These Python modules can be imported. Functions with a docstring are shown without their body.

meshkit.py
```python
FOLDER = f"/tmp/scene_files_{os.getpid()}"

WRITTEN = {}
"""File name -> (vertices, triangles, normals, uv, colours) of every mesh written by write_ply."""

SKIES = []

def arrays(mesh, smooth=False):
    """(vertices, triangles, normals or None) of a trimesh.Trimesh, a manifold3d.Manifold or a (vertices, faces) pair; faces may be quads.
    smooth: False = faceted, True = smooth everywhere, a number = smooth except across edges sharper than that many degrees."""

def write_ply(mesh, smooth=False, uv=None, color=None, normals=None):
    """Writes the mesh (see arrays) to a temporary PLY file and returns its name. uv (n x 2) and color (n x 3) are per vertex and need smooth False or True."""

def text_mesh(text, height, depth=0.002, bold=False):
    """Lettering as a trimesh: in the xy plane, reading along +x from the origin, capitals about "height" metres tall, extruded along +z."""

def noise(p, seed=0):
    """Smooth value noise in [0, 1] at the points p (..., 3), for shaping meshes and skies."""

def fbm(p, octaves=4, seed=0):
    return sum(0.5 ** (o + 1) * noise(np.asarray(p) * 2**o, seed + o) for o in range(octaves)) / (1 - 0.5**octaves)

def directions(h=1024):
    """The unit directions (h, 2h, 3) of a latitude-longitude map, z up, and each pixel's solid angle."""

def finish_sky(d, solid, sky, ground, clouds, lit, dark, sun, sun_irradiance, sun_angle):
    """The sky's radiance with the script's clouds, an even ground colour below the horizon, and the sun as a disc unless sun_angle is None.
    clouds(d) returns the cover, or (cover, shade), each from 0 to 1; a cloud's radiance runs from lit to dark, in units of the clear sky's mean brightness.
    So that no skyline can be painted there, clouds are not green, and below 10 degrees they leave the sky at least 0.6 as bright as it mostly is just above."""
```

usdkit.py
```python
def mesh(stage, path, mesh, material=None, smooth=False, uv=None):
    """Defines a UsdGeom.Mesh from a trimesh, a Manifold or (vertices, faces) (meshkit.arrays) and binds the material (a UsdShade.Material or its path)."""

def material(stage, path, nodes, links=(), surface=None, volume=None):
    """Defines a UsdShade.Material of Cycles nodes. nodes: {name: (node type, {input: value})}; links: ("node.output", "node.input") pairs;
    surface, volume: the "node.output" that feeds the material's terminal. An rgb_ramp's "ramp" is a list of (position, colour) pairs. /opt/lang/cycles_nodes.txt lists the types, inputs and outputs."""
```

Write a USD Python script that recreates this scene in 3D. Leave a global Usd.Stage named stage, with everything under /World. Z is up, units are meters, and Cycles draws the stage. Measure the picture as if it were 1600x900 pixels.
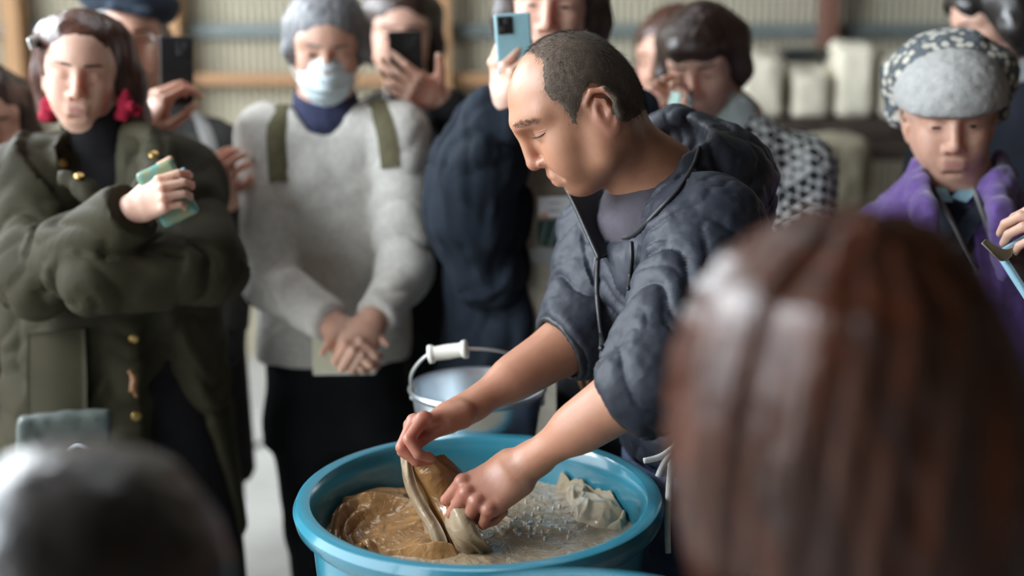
import math, random
import numpy as np
import usdkit, meshkit
from meshkit import noise, fbm
from pxr import Usd, UsdGeom, UsdLux, UsdShade, Gf, Sdf, Vt

stage = Usd.Stage.CreateInMemory()
UsdGeom.SetStageUpAxis(stage, 'Z'); UsdGeom.SetStageMetersPerUnit(stage, 1.0)
UsdGeom.Xform.Define(stage, '/World'); UsdGeom.Scope.Define(stage, '/World/Looks')
V = lambda *a: np.array(a, float)

# ------------------------------------------------------------------ camera
FPX, PITCH, CAMZ = 1850.0, math.radians(11.8), 1.45
CAM = V(0, 0, CAMZ); FWD = V(0, math.cos(PITCH), -math.sin(PITCH)); UPV = V(0, math.sin(PITCH), math.cos(PITCH))
cam = UsdGeom.Camera.Define(stage, '/World/camera')
cam.AddTranslateOp().Set(Gf.Vec3d(*CAM)); cam.AddRotateXOp().Set(90 - math.degrees(PITCH))
FOCAL = FPX / 1600 * 36
cam.CreateHorizontalApertureAttr(36.0); cam.CreateVerticalApertureAttr(36.0 * 9 / 16); cam.CreateFocalLengthAttr(FOCAL)
cam.CreateFStopAttr(1.3); cam.CreateFocusDistanceAttr(1.78); cam.CreateClippingRangeAttr((0.05, 1000.0))
cam.CreateExposureAttr(0.18)

# ------------------------------------------------------------------ light: sky through the open shed, big doorway on one side
def dome(strength, col):
    d = UsdLux.DomeLight.Define(stage, '/World/sky'); d.CreateIntensityAttr(strength); d.CreateColorAttr(Gf.Vec3f(*col)); return d
dome(1.5, (0.92, 0.96, 1.0))
def rect(name, pos, target, w, h, power, col):
    r = UsdLux.RectLight.Define(stage, '/World/' + name); r.CreateWidthAttr(w); r.CreateHeightAttr(h)
    r.CreateIntensityAttr(power); r.CreateColorAttr(Gf.Vec3f(*col))
    m = Gf.Matrix4d(); m.SetLookAt(Gf.Vec3d(*map(float, pos)), Gf.Vec3d(*map(float, target)), Gf.Vec3d(0, 0, 1)); r.AddTransformOp().Set(m.GetInverse())
rect('doorway_daylight', (-2.9, 1.1, 3.0), (0.1, 2.0, 1.0), 2.4, 1.2, 29.0, (0.82, 0.92, 1.0))
rect('side_window_daylight', (-3.0, 3.7, 2.6), (0.0, 1.6, 0.8), 1.6, 1.1, 26.0, (0.88, 0.95, 1.0))
rect('rear_window_daylight', (-2.7, -1.9, 1.9), (0.2, 2.2, 0.9), 1.4, 1.2, 6.0, (0.90, 0.95, 1.0))

rect('roof_skylight', (-.5, 3.0, 3.15), (-.5, 2.99, 0), 1.6, .7, 4.0, (0.92, 0.96, 1.0))

def W(px, py, d):
    """the point that lies d metres in front of the camera, seen at that spot of the 1600 x 900 frame"""
    return CAM + d * FWD + (px - 800) / FPX * d * V(1, 0, 0) - (py - 450) / FPX * d * UPV
def on_z(px, py, z):
    r = FWD + (px - 800) / FPX * V(1, 0, 0) - (py - 450) / FPX * UPV
    return CAM + r * (z - CAMZ) / r[2]
def PX(p):
    q = np.asarray(p) - CAM; d = q @ FWD
    return 800 + FPX * q[..., 0] / d, 450 - FPX * (q @ UPV) / d, d

# ------------------------------------------------------------------ names, things, meshes
USED = {}
def numbered(path):
    n = USED.get(path, -1) + 1; USED[path] = n
    return path if n == 0 else f'{path}_{n:03d}'
BASE = {}
def tag(p, label=None, cat=None, group=None, kind=None):
    for k, v in (('label', label), ('category', cat), ('group', group), ('kind', kind)):
        if v: p.SetCustomDataByKey(k, v)
    return p
def thing(name, label, cat, base, group=None):
    path = numbered('/World/' + name); x = UsdGeom.Xform.Define(stage, path)
    x.AddTranslateOp().Set(Gf.Vec3d(*map(float, base))); BASE[path] = np.array(base, float)
    return tag(x.GetPrim(), label, cat, group)
def obj(name, mesh, mat, parent=None, smooth=True, label=None, cat=None, group=None, kind=None):
    path = numbered((str(parent.GetPath()) if parent else '/World') + '/' + name)
    off = BASE.get('/' + '/'.join(path.split('/')[1:3]), np.zeros(3)) if parent else np.zeros(3)
    if isinstance(mesh, (tuple, list)): mesh = (np.asarray(mesh[0]) - off, np.asarray(mesh[1]))
    else: mesh = (np.asarray(mesh.vertices) - off, np.asarray(mesh.faces))
    return tag(usdkit.mesh(stage, path, mesh, LK[mat], smooth=smooth).GetPrim(), label, cat, group, kind)
def join(*ms):
    vs, fs, n = [], [], 0
    for v, f in ms:
        f = np.asarray(f)
        if f.shape[1] == 4: f = np.vstack([f[:, [0, 1, 2]], f[:, [0, 2, 3]]])
        vs.append(v); fs.append(f + n); n += len(v)
    return np.vstack(vs), np.vstack(fs)
def norm(a): a = np.asarray(a, float); return a / (np.linalg.norm(a) + 1e-12)
def vnormals(m):
    return meshkit.arrays(m, True)[2]
def sstep(a, b, x): t = np.clip((x - a) / (b - a), 0, 1); return t * t * (3 - 2 * t)

# ------------------------------------------------------------------ implicit surfaces: blended bones and ellipsoids, meshed on a grid
class Field:
    def __init__(self): self.ops = []; self.frame(np.eye(3), np.zeros(3), 1.0)
    def frame(self, R, t, s=1.0): self.R, self.t, self.s = np.asarray(R, float), np.asarray(t, float), s; return self
    def P(self, p): return self.R @ (np.asarray(p, float) * self.s) + self.t
    def rc(self, a, b, ra, rb, k=.01, flat=None, op='u', clip=None):
        a, b, s = self.P(a), self.P(b), self.s
        fl = None if flat is None else (norm(self.R @ np.asarray(flat[0], float)), flat[1])
        r = max(ra, rb) * s * max(1, 1 if fl is None else fl[1])
        def f(X, Y, Z):
            ba = b - a; L = ba @ ba + 1e-12
            qx, qy, qz = X - a[0], Y - a[1], Z - a[2]
            t = np.clip((qx * ba[0] + qy * ba[1] + qz * ba[2]) / L, 0, 1)
            qx, qy, qz = qx - t * ba[0], qy - t * ba[1], qz - t * ba[2]
            sc = 1.0
            if fl is not None:
                n, m = fl; w = (qx * n[0] + qy * n[1] + qz * n[2]) * (1 / m - 1)
                qx, qy, qz = qx + w * n[0], qy + w * n[1], qz + w * n[2]; sc = min(1, m)
            return (np.sqrt(qx * qx + qy * qy + qz * qz) - (ra + (rb - ra) * t) * s) * sc
        self.ops.append((op, f, np.minimum(a, b) - r, np.maximum(a, b) + r, k * s)); return self
    def line(self, pts, r, k=.006, op='u', flat=None):
        r = np.broadcast_to(r, len(pts))
        for i in range(len(pts) - 1): self.rc(pts[i], pts[i + 1], r[i], r[i + 1], k, flat, op)
        return self
    def el(self, c, r, k=.01, rot=None, op='u'):
        R = self.R if rot is None else self.R @ rot
        c, r = self.P(c), np.asarray(r, float) * self.s
        ext = np.sqrt(((R * r) ** 2).sum(1))
        def f(X, Y, Z):
            qx, qy, qz = X - c[0], Y - c[1], Z - c[2]
            l = [(qx * R[0, i] + qy * R[1, i] + qz * R[2, i]) / r[i] for i in range(3)]
            k0 = np.sqrt(l[0] ** 2 + l[1] ** 2 + l[2] ** 2); k1 = np.sqrt(sum((l[i] / r[i]) ** 2 for i in range(3)))
            return k0 * (k0 - 1) / np.maximum(k1, 1e-9)
        self.ops.append((op, f, c - ext, c + ext, k * self.s)); return self
    def box(self, c, h, r=.005, k=.005, rot=None, op='u'):
        R = self.R if rot is None else self.R @ rot
        c, h, r = self.P(c), np.asarray(h, float) * self.s, r * self.s
        ext = np.abs(R) @ h
        def f(X, Y, Z):
            qx, qy, qz = X - c[0], Y - c[1], Z - c[2]
            d = [np.abs(qx * R[0, i] + qy * R[1, i] + qz * R[2, i]) - h[i] + r for i in range(3)]
            o = np.sqrt(sum(np.maximum(x, 0) ** 2 for x in d)); return o + np.minimum(np.maximum(np.maximum(d[0], d[1]), d[2]), 0) - r
        self.ops.append((op, f, c - ext, c + ext, k * self.s)); return self
    def stack(self, lv, k=.02, p=2.3, op='u', thick=None):
        """lv rows (z, cx, cy, rx, ry) in the frame: a body of ellipse-like sections"""
        lv = np.array(sorted(lv), float) * self.s; R, t0 = self.R, self.t
        z0, z1 = lv[0, 0], lv[-1, 0]; zz = np.linspace(z0, z1, 80)
        from scipy.interpolate import PchipInterpolator
        tab = PchipInterpolator(lv[:, 0], lv[:, 1:])(zz)
        xm, ym = (np.abs(tab[:, 0]) + tab[:, 2]).max(), (np.abs(tab[:, 1]) + tab[:, 3]).max()
        cor = np.array([[x, y, z] for x in (-xm, xm) for y in (-ym, ym) for z in (z0, z1)]) @ R.T + t0
        def f(X, Y, Z):
            qx, qy, qz = X - t0[0], Y - t0[1], Z - t0[2]
            lx, ly, lz = (qx * R[0, i] + qy * R[1, i] + qz * R[2, i] for i in range(3))
            i = np.clip((lz - z0) / (z1 - z0), 0, 1) * 79
            g = lambda c: np.interp(i, np.arange(80), tab[:, c])
            rx, ry = g(2), g(3)
            u = (np.abs((lx - g(0)) / rx) ** p + np.abs((ly - g(1)) / ry) ** p) ** (1 / p)
            d = (u - 1) * np.minimum(rx, ry)
            if thick: d = np.maximum(d, -d - thick)
            return np.maximum(d, np.maximum(lz - z1, z0 - lz))
        self.ops.append((op, f, cor.min(0), cor.max(0), k * self.s)); return self
    def plane(self, p, n, rad, k=.004):
        """cuts away what lies on the side n of the plane, within rad of p"""
        p, n = self.P(p), norm(self.R @ np.asarray(n, float)); rad *= self.s
        def f(X, Y, Z):
            d = (X - p[0]) * n[0] + (Y - p[1]) * n[1] + (Z - p[2]) * n[2]
            c = np.sqrt((X - p[0]) ** 2 + (Y - p[1]) ** 2 + (Z - p[2]) ** 2) - rad
            return np.maximum(-d, c)
        self.ops.append(('s', f, p - rad, p + rad, k)); return self
    def mesh(self, h):
        us = [o for o in self.ops if o[0] == 'u']
        lo = np.min([o[2] for o in us], 0) - 3 * h; hi = np.max([o[3] for o in us], 0) + 3 * h
        n = np.ceil((hi - lo) / h).astype(int) + 1
        ax = [(lo[i] + h * np.arange(n[i])).astype(np.float32) for i in range(3)]
        F = np.full(n, .1, np.float32)
        for op, f, a, b, k in self.ops:
            m = k + 3 * h
            i0 = np.clip(np.floor((a - m - lo) / h).astype(int), 0, n - 1); i1 = np.clip(np.ceil((b + m - lo) / h).astype(int) + 1, 1, n)
            if (i1 <= i0).any(): continue
            s = tuple(slice(i0[i], i1[i]) for i in range(3))
            d = f(ax[0][s[0]][:, None, None], ax[1][s[1]][None, :, None], ax[2][s[2]][None, None, :]).astype(np.float32)
            k = max(k, 1e-5); G = F[s]
            if op == 'u': e = np.maximum(k - np.abs(G - d), 0); F[s] = np.minimum(G, d) - e * e / (4 * k)
            elif op == 's': d = -d; e = np.maximum(k - np.abs(G - d), 0); F[s] = np.maximum(G, d) + e * e / (4 * k)
            elif op == 'i':
                G2 = np.full(n, .1, np.float32); e = np.maximum(k - np.abs(G - d), 0); G2[s] = np.maximum(G, d) + e * e / (4 * k); F = G2
        return surface(F, lo, h)
def surface(F, lo, h):
    """naive surface nets"""
    S = F < 0; n = np.array(F.shape)
    cnt = np.zeros(n - 1, np.int8)
    for i, j, k in np.ndindex(2, 2, 2): cnt += S[i:n[0] - 1 + i, j:n[1] - 1 + j, k:n[2] - 1 + k]
    C = np.argwhere((cnt > 0) & (cnt < 8))
    idx = np.full(n - 1, -1, np.int32); idx[tuple(C.T)] = np.arange(len(C))
    acc = np.zeros((len(C), 3)); num = np.zeros(len(C))
    for a in range(3):
        o1, o2 = [x for x in range(3) if x != a]
        for u, v in np.ndindex(2, 2):
            p = np.zeros(3, int); p[o1], p[o2] = u, v; q = p.copy(); q[a] = 1
            f0, f1 = F[tuple((C + p).T)], F[tuple((C + q).T)]
            m = (f0 < 0) != (f1 < 0); t = np.where(m, f0 / np.where(m, f0 - f1, 1), 0)
            e = np.tile(p.astype(float), (len(C), 1)); e[:, a] = t
            acc[m] += e[m]; num[m] += 1
    verts = lo + h * (C + acc / num[:, None])
    quads = []
    for a in range(3):
        b, c = (a + 1) % 3, (a + 2) % 3
        s0 = [slice(None)] * 3; s1 = [slice(None)] * 3; s0[a] = slice(0, -1); s1[a] = slice(1, None)
        A, B = S[tuple(s0)], S[tuple(s1)]
        E = np.argwhere(A != B); E = E[(E[:, b] > 0) & (E[:, c] > 0) & (E[:, b] < n[b] - 1) & (E[:, c] < n[c] - 1)]
        def at(db, dc):
            q = E.copy(); q[:, b] -= db; q[:, c] -= dc; return idx[tuple(q.T)]
        Q = np.stack([at(1, 1), at(0, 1), at(0, 0), at(1, 0)], 1)
        fl = ~A[tuple(E.T)]; Q[fl] = Q[fl][:, ::-1]; quads.append(Q)
    return verts, np.vstack(quads)

# ------------------------------------------------------------------ plain meshes
def tube(pts, r, n=8, closed=False, caps=True):
    P = np.asarray(pts, float); m = len(P); r = np.broadcast_to(r, m)
    T = np.gradient(P, axis=0) if not closed else np.roll(P, -1, 0) - np.roll(P, 1, 0)
    T /= np.linalg.norm(T, axis=1)[:, None] + 1e-12
    u = np.cross(T[0], V(.3, .5, .8)); u /= np.linalg.norm(u); vs = []
    for i in range(m):
        u = u - T[i] * (u @ T[i]); u /= np.linalg.norm(u); w = np.cross(T[i], u)
        a = np.linspace(0, 2 * np.pi, n, endpoint=False)
        vs.append(P[i] + r[i] * (np.cos(a)[:, None] * u + np.sin(a)[:, None] * w))
    v = np.vstack(vs); f = []
    for i in range(m if closed else m - 1):
        j = (i + 1) % m
        for q in range(n): f.append([i * n + q, i * n + (q + 1) % n, j * n + (q + 1) % n, j * n + q])
    if caps and not closed:
        v = np.vstack([v, P[:1], P[-1:]]); c0, c1 = len(v) - 2, len(v) - 1
        for q in range(n): f.append([c0, (q + 1) % n, q, q]); f.append([c1, (m - 1) * n + q, (m - 1) * n + (q + 1) % n, (m - 1) * n + (q + 1) % n])
        F = np.array(f); tri = np.vstack([F[:, [0, 1, 2]], F[:, [0, 2, 3]]]); tri = tri[(tri[:, 0] != tri[:, 1]) & (tri[:, 1] != tri[:, 2]) & (tri[:, 0] != tri[:, 2])]
        return v, tri
    return v, np.array(f)
def spline(pts, n=40, closed=False):
    from scipy.interpolate import CubicSpline
    P = np.asarray(pts, float)
    if closed: P = np.vstack([P, P[:1]])
    t = np.r_[0, np.cumsum(np.linalg.norm(np.diff(P, axis=0), axis=1))]
    s = CubicSpline(t, P, bc_type='periodic' if closed else 'natural'); return s(np.linspace(0, t[-1], n, endpoint=not closed))
def lathe(prof, n=64, c=(0, 0, 0)):
    prof = np.asarray(prof, float); a = np.linspace(0, 2 * np.pi, n, endpoint=False); m = len(prof)
    v = np.stack([prof[:, None, 0] * np.cos(a), prof[:, None, 0] * np.sin(a), np.repeat(prof[:, 1:2], n, 1)], -1).reshape(-1, 3) + np.asarray(c, float)
    f = [[i * n + q, i * n + (q + 1) % n, (i + 1) * n + (q + 1) % n, (i + 1) * n + q] for i in range(m - 1) for q in range(n)]
    return v, np.array(f)
def rbox(c, half, r=.004, R=np.eye(3), seg=3):
    """a box with rounded edges"""
    half = np.asarray(half, float); r = min(r, half.min() * .99); n = seg + 1; a = []
    for h in half: t = np.linspace(0, 1, n); a.append(np.r_[-h + r * (1 - np.cos(t * np.pi / 2)) , h - r + r * np.sin(t * np.pi / 2)])
    g = [np.r_[-1 * np.linspace(1, 0, n), np.linspace(0, 1, n)] for _ in range(3)]
    vs, fs, off = [], [], 0; m = 2 * n
    for ax in range(3):
        b, cc = (ax + 1) % 3, (ax + 2) % 3
        for s in (-1, 1):
            u, w = np.meshgrid(np.arange(m), np.arange(m), indexing='ij')
            core = half - r; d = np.zeros((m, m, 3)); d[..., ax] = s
            d[..., b] = np.tan(g[b][u] * np.pi / 4); d[..., cc] = np.tan(g[cc][w] * np.pi / 4)
            d /= np.linalg.norm(d, axis=-1, keepdims=True)
            base = np.zeros((m, m, 3)); base[..., ax] = s * core[ax]; base[..., b] = np.where(u < n, -core[b], core[b]); base[..., cc] = np.where(w < n, -core[cc], core[cc])
            vs.append((base + d * r).reshape(-1, 3)); i = np.arange(m * m).reshape(m, m)
            q = np.stack([i[:-1, :-1], i[1:, :-1], i[1:, 1:], i[:-1, 1:]], -1).reshape(-1, 4); fs.append((q if s > 0 else q[:, ::-1]) + off); off += m * m
    return np.vstack(vs) @ R.T + np.asarray(c, float), np.vstack(fs)
def box(c, half, R=np.eye(3)):
    import trimesh
    b = trimesh.creation.box(np.asarray(half) * 2); return b.vertices @ R.T + np.asarray(c, float), b.faces
def sheet(P):
    """P: (n, m, 3) grid of points"""
    n, m = P.shape[:2]; i = np.arange(n * m).reshape(n, m)
    return P.reshape(-1, 3), np.stack([i[:-1, :-1], i[1:, :-1], i[1:, 1:], i[:-1, 1:]], -1).reshape(-1, 4)
def slab(P, t):
    """a sheet with thickness t: closed"""
    v, f = sheet(P); nrm = vnormals((v, f)); n, m = P.shape[:2]; N = n * m
    i = np.arange(N).reshape(n, m); ring = np.r_[i[0, :], i[1:, -1], i[-1, -2::-1], i[-2:0:-1, 0]]
    r2 = np.roll(ring, -1); side = np.stack([ring, r2, r2 + N, ring + N], 1)
    return np.vstack([v + nrm * t / 2, v - nrm * t / 2]), np.vstack([f, f[:, ::-1] + N, side[:, ::-1]])
def grid_spline(rows, n, m):
    """rows of control points -> smooth n x m grid"""
    R = np.array([spline(r, m) for r in rows]); return np.stack([spline(R[:, j], n) for j in range(m)], 1)
def fix(v, f): return np.asarray(v), np.asarray(f)
def hit(mesh, px, py):
    """where the line of sight through a spot of the frame meets a mesh (nearest), and the normal there"""
    v, f = np.asarray(mesh[0]), np.asarray(mesh[1])
    if f.shape[1] == 4: f = np.vstack([f[:, :3], f[:, [0, 2, 3]]])
    r = norm(FWD + (px - 800) / FPX * V(1, 0, 0) - (py - 450) / FPX * UPV)
    a, e1, e2 = v[f[:, 0]], v[f[:, 1]] - v[f[:, 0]], v[f[:, 2]] - v[f[:, 0]]
    h = np.cross(r, e2); det = (e1 * h).sum(1); ok = np.abs(det) > 1e-14; inv = np.where(ok, 1 / np.where(ok, det, 1), 0)
    s = CAM - a; u = (s * h).sum(1) * inv; q = np.cross(s, e1); w = q @ r * inv; t = (e2 * q).sum(1) * inv
    m = ok & (u >= -1e-6) & (w >= -1e-6) & (u + w <= 1 + 1e-6) & (t > .05)
    if not m.any(): return None
    i = np.where(m)[0][np.argmin(t[m])]; n = norm(np.cross(e1[i], e2[i])); n = n if n @ r < 0 else -n
    return CAM + t[i] * r, n
def along(mesh, pix, lift=.001, n=None):
    """a path laid on a mesh under a list of spots"""
    if n: pix = spline(pix, n)
    out = []
    for x, y in pix:
        h_ = hit(mesh, x, y)
        if h_: out.append(h_[0] + h_[1] * lift)
    P = np.array(out)
    return P
def smooth_path(P, it=3):
    P = P.copy()
    for _ in range(it): P[1:-1] = .25 * P[:-2] + .5 * P[1:-1] + .25 * P[2:]
    return P
def patch(m, fn, thick, feather, sink=.0012):
    """a layer lying on the part of a mesh where fn(points) > 0, fading into it at the border"""
    v, f = m; nrm = vnormals(m); w = fn(v); keep = (w[f] > -feather * .2).all(1); f = f[keep]
    ids, inv = np.unique(f, return_inverse=True)
    th = thick(v[ids]) if callable(thick) else thick
    return v[ids] + nrm[ids] * ((th + sink) * sstep(0, feather, w[ids]) - sink)[:, None], inv.reshape(f.shape)
def bone_coords(v, bones):
    best = np.full(len(v), 1e9); out = np.zeros((len(v), 3)); s0 = 0.0
    for a, b, *r in bones:
        a, b = np.asarray(a, float), np.asarray(b, float); L = np.linalg.norm(b - a); t = norm(b - a)
        s = np.clip((v - a) @ t, -.03, L + .03); q = v - a - s[:, None] * t; d = np.linalg.norm(q, axis=1) - (r[0] if r else 0)
        e1 = norm(np.cross(t, V(.2, .9, .4))); e2 = np.cross(t, e1); m = d < best
        best[m] = d[m]; out[m] = np.stack([s + s0, q @ e1, q @ e2], 1)[m]; s0 += L
    return out
def folds(m, bones, amp, freq=30, ang=9, seed=0, soft=1.0, mask=None):
    """crumpled creases that run across and around the bones of a sleeve or a body"""
    v, f = m; n = vnormals(m); c = bone_coords(v, bones)
    p = c * V(freq, ang, ang); p[:, 0] += 1.6 * noise(c * V(8, 14, 14) + 5, seed + 3) * freq / 12 + c[:, 1] * ang * .6
    a = np.abs(noise(p + 31, seed) * 2 - 1) ** soft; b = np.abs(noise(p * 1.9 + 7, seed + 1) * 2 - 1) ** soft
    d = (.68 * a + .32 * b - .36) * amp
    if mask is not None: d = d * mask(v)
    return v + n * d[:, None], f
def drape(m, amp, fx=14, fz=2.5, seed=0, mask=None):
    v, f = m; n = vnormals(m); d = (fbm(v * V(fx, fx, fz) + 3, 3, seed) - .5) * 2 * amp
    if mask is not None: d = d * mask(v)
    return v + n * d[:, None], f
def rot(axis, deg):
    a = math.radians(deg); c, s = math.cos(a), math.sin(a)
    return {'x': np.array([[1, 0, 0], [0, c, -s], [0, s, c]]), 'y': np.array([[c, 0, s], [0, 1, 0], [-s, 0, c]]), 'z': np.array([[c, -s, 0], [s, c, 0], [0, 0, 1]])}[axis]
def facing(yaw, pitch=0, roll=0):
    """columns: forward, to its left, up. yaw 0 looks at the camera, + turns towards +x; pitch + looks down; roll + tips towards its left"""
    a = math.radians(yaw); F = V(math.sin(a), -math.cos(a), 0); L = V(math.cos(a), math.sin(a), 0)
    return np.stack([F, L, V(0, 0, 1)], 1) @ rot('y', pitch) @ rot('x', -roll)

# ------------------------------------------------------------------ materials
LK = {}
def mat(name, nodes, links, surface='p.BSDF', volume=None):
    LK[name] = usdkit.material(stage, '/World/Looks/' + name, nodes, links, surface=surface, volume=volume)
def simple(name, col, rough=.6, var=.12, scale=6, bump=.0, bscale=300, stretch=(1, 1, 1), col2=None, **kw):
    """base colour with a noise variation, and a fine bump"""
    kw.setdefault('specular_ior_level', .2 if rough >= .7 else .5)
    c = np.array(col, float); c2 = np.array(col2) if col2 is not None else c * (1 - 2 * var)
    N = {'t': ('texture_coordinate', {}), 'm': ('mapping', {'scale': stretch}), 'n': ('noise_texture', {'scale': scale, 'detail': 4, 'roughness': .6}),
         'r': ('rgb_ramp', {'ramp': [(.3, c2), (.68, c)]}), 'p': ('principled_bsdf', {'roughness': rough, **kw})}
    L = [('t.object', 'm.vector'), ('m.vector', 'n.vector'), ('n.fac', 'r.fac'), ('r.color', 'p.base_color')]
    if bump:
        N |= {'bn': ('noise_texture', {'scale': bscale, 'detail': 3}), 'b': ('bump', {'strength': .6, 'distance': bump})}
        L += [('m.vector', 'bn.vector'), ('bn.fac', 'b.height'), ('b.normal', 'p.normal')]
    mat(name, N, L)
def skin(name, col, red=(.50, .19, .13), amt=.35, rough=.45):
    N = {'t': ('texture_coordinate', {}), 'n': ('noise_texture', {'scale': 22, 'detail': 5, 'roughness': .65}), 'r': ('rgb_ramp', {'ramp': [(.35, np.array(col) * (1 - amt) + np.array(red) * amt), (.7, col)]}),
         'bn': ('noise_texture', {'scale': 420, 'detail': 3}), 'b': ('bump', {'strength': .35, 'distance': .0006}), 'mx': ('mix_color', {'fac': 0.0, 'b': red}), 'at': ('attribute', {'attribute': 'flush'}),
         'p': ('principled_bsdf', {'roughness': rough, 'subsurface_weight': .22, 'subsurface_radius': (1, .35, .2), 'subsurface_scale': .006})}
    mat(name, N, [('t.object', 'n.vector'), ('n.fac', 'r.fac'), ('r.color', 'mx.a'), ('at.fac', 'mx.fac'), ('mx.result', 'p.base_color'), ('t.object', 'bn.vector'), ('bn.fac', 'b.height'), ('b.normal', 'p.normal')])
def hairmat(name, col, col2, rough=.36, scale=1.0, spec=.5, slant=0.0):
    N = {'t': ('texture_coordinate', {}), 'vr': ('vector_rotate', {'rotate_type': 'y_axis', 'angle': slant}), 'm': ('mapping', {'scale': (70 * scale, 70 * scale, 5 * scale)}), 'n': ('noise_texture', {'scale': 1.6, 'detail': 5, 'roughness': .65}),
         'r': ('rgb_ramp', {'ramp': [(.3, col2), (.7, col)]}), 'm2': ('mapping', {'scale': (420, 420, 12)}), 'bn': ('noise_texture', {'scale': 1, 'detail': 3}), 'b': ('bump', {'strength': .5, 'distance': .0012}),
         'p': ('principled_bsdf', {'roughness': rough, 'specular_ior_level': spec})}
    mat(name, N, [('t.object', 'vr.vector'), ('vr.vector', 'm.vector'), ('m.vector', 'n.vector'), ('n.fac', 'r.fac'), ('r.color', 'p.base_color'), ('vr.vector', 'm2.vector'), ('m2.vector', 'bn.vector'), ('bn.fac', 'b.height'), ('b.normal', 'p.normal')])

# ------------------------------------------------------------------ materials used
skin('skin_man', (.40, .205, .118), (.30, .115, .078), .38, .46)
skin('skin_arm', (.50, .27, .20), (.42, .16, .12), .5, .42)
skin('skin_pale', (.58, .36, .27), (.56, .27, .2), .35, .5)
skin('skin_warm', (.56, .33, .24), (.5, .22, .15), .35, .5)
simple('lip', (.48, .17, .14), .42, .1)
simple('lip_pale', (.55, .24, .21), .45, .1)
simple('eye_white', (.75, .72, .68), .2, .03)
simple('eye_dark', (.02, .014, .01), .12, .1)
hairmat('hair_black', (.030, .024, .022), (.008, .007, .007), .32, 1.0, .8)
hairmat('hair_dark_brown', (.055, .028, .020), (.018, .010, .008), .38)
hairmat('hair_auburn', (.095, .030, .015), (.016, .008, .006), .36)
hairmat('hair_chestnut', (.082, .021, .0075), (.004, .002, .0015), .30, .40, .6, .28)
hairmat('hair_grey', (.27, .27, .28), (.085, .085, .09), .5, 1.0, .3)
simple('hair_buzz', (.20, .145, .105), .75, .3, 700, .0010, 900, col2=(.040, .032, .027))
simple('hair_stubble', (.05, .038, .03), .6, .2, 50)
simple('foam', (.75, .74, .70), .12, .03, 30)
simple('nylon_grey', (.019, .0225, .034), .58, .14, 5, .0006, 700, specular_ior_level=.4)
simple('nylon_dark', (.016, .017, .020), .5, .15, 9, .0004, 900)
simple('zip_black', (.010, .010, .012), .45, .2, 300, .0006, 500)
simple('zip_metal', (.10, .10, .11), .35, .1, metallic=.7)
simple('tee_mauve', (.080, .072, .086), .9, .1, 40, .0006, 700)
simple('apron_blue', (.085, .105, .175), .85, .25, 40, .0008, 800)
simple('denim', (.030, .050, .105), .85, .2, 60, .0008, 800)
simple('cord_white', (.62, .63, .60), .75, .1, 60, .0006, 500)
simple('olive_cloth', (.032, .027, .0125), .72, .16, 7, .0008, 700)
simple('black_knit', (.009, .008, .009), .92, .2, 60, .001, 500)
simple('black_cloth', (.010, .010, .012), .85, .2, 20, .0008, 500)
simple('charcoal_cloth', (.034, .033, .031), .85, .15, 20, .0008, 500)
simple('navy_cloth', (.012, .018, .028), .85, .2, 12, .0008, 500)
simple('navy_dark', (.012, .015, .024), .85, .2, 12, .0008, 500)
simple('grey_knit', (.64, .61, .56), .92, .12, 90, .0018, 420)
simple('navy_collar', (.05, .055, .11), .9, .15, 60, .0008, 400)
simple('olive_strap', (.13, .115, .065), .85, .12, 60, .0006, 500)
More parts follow.
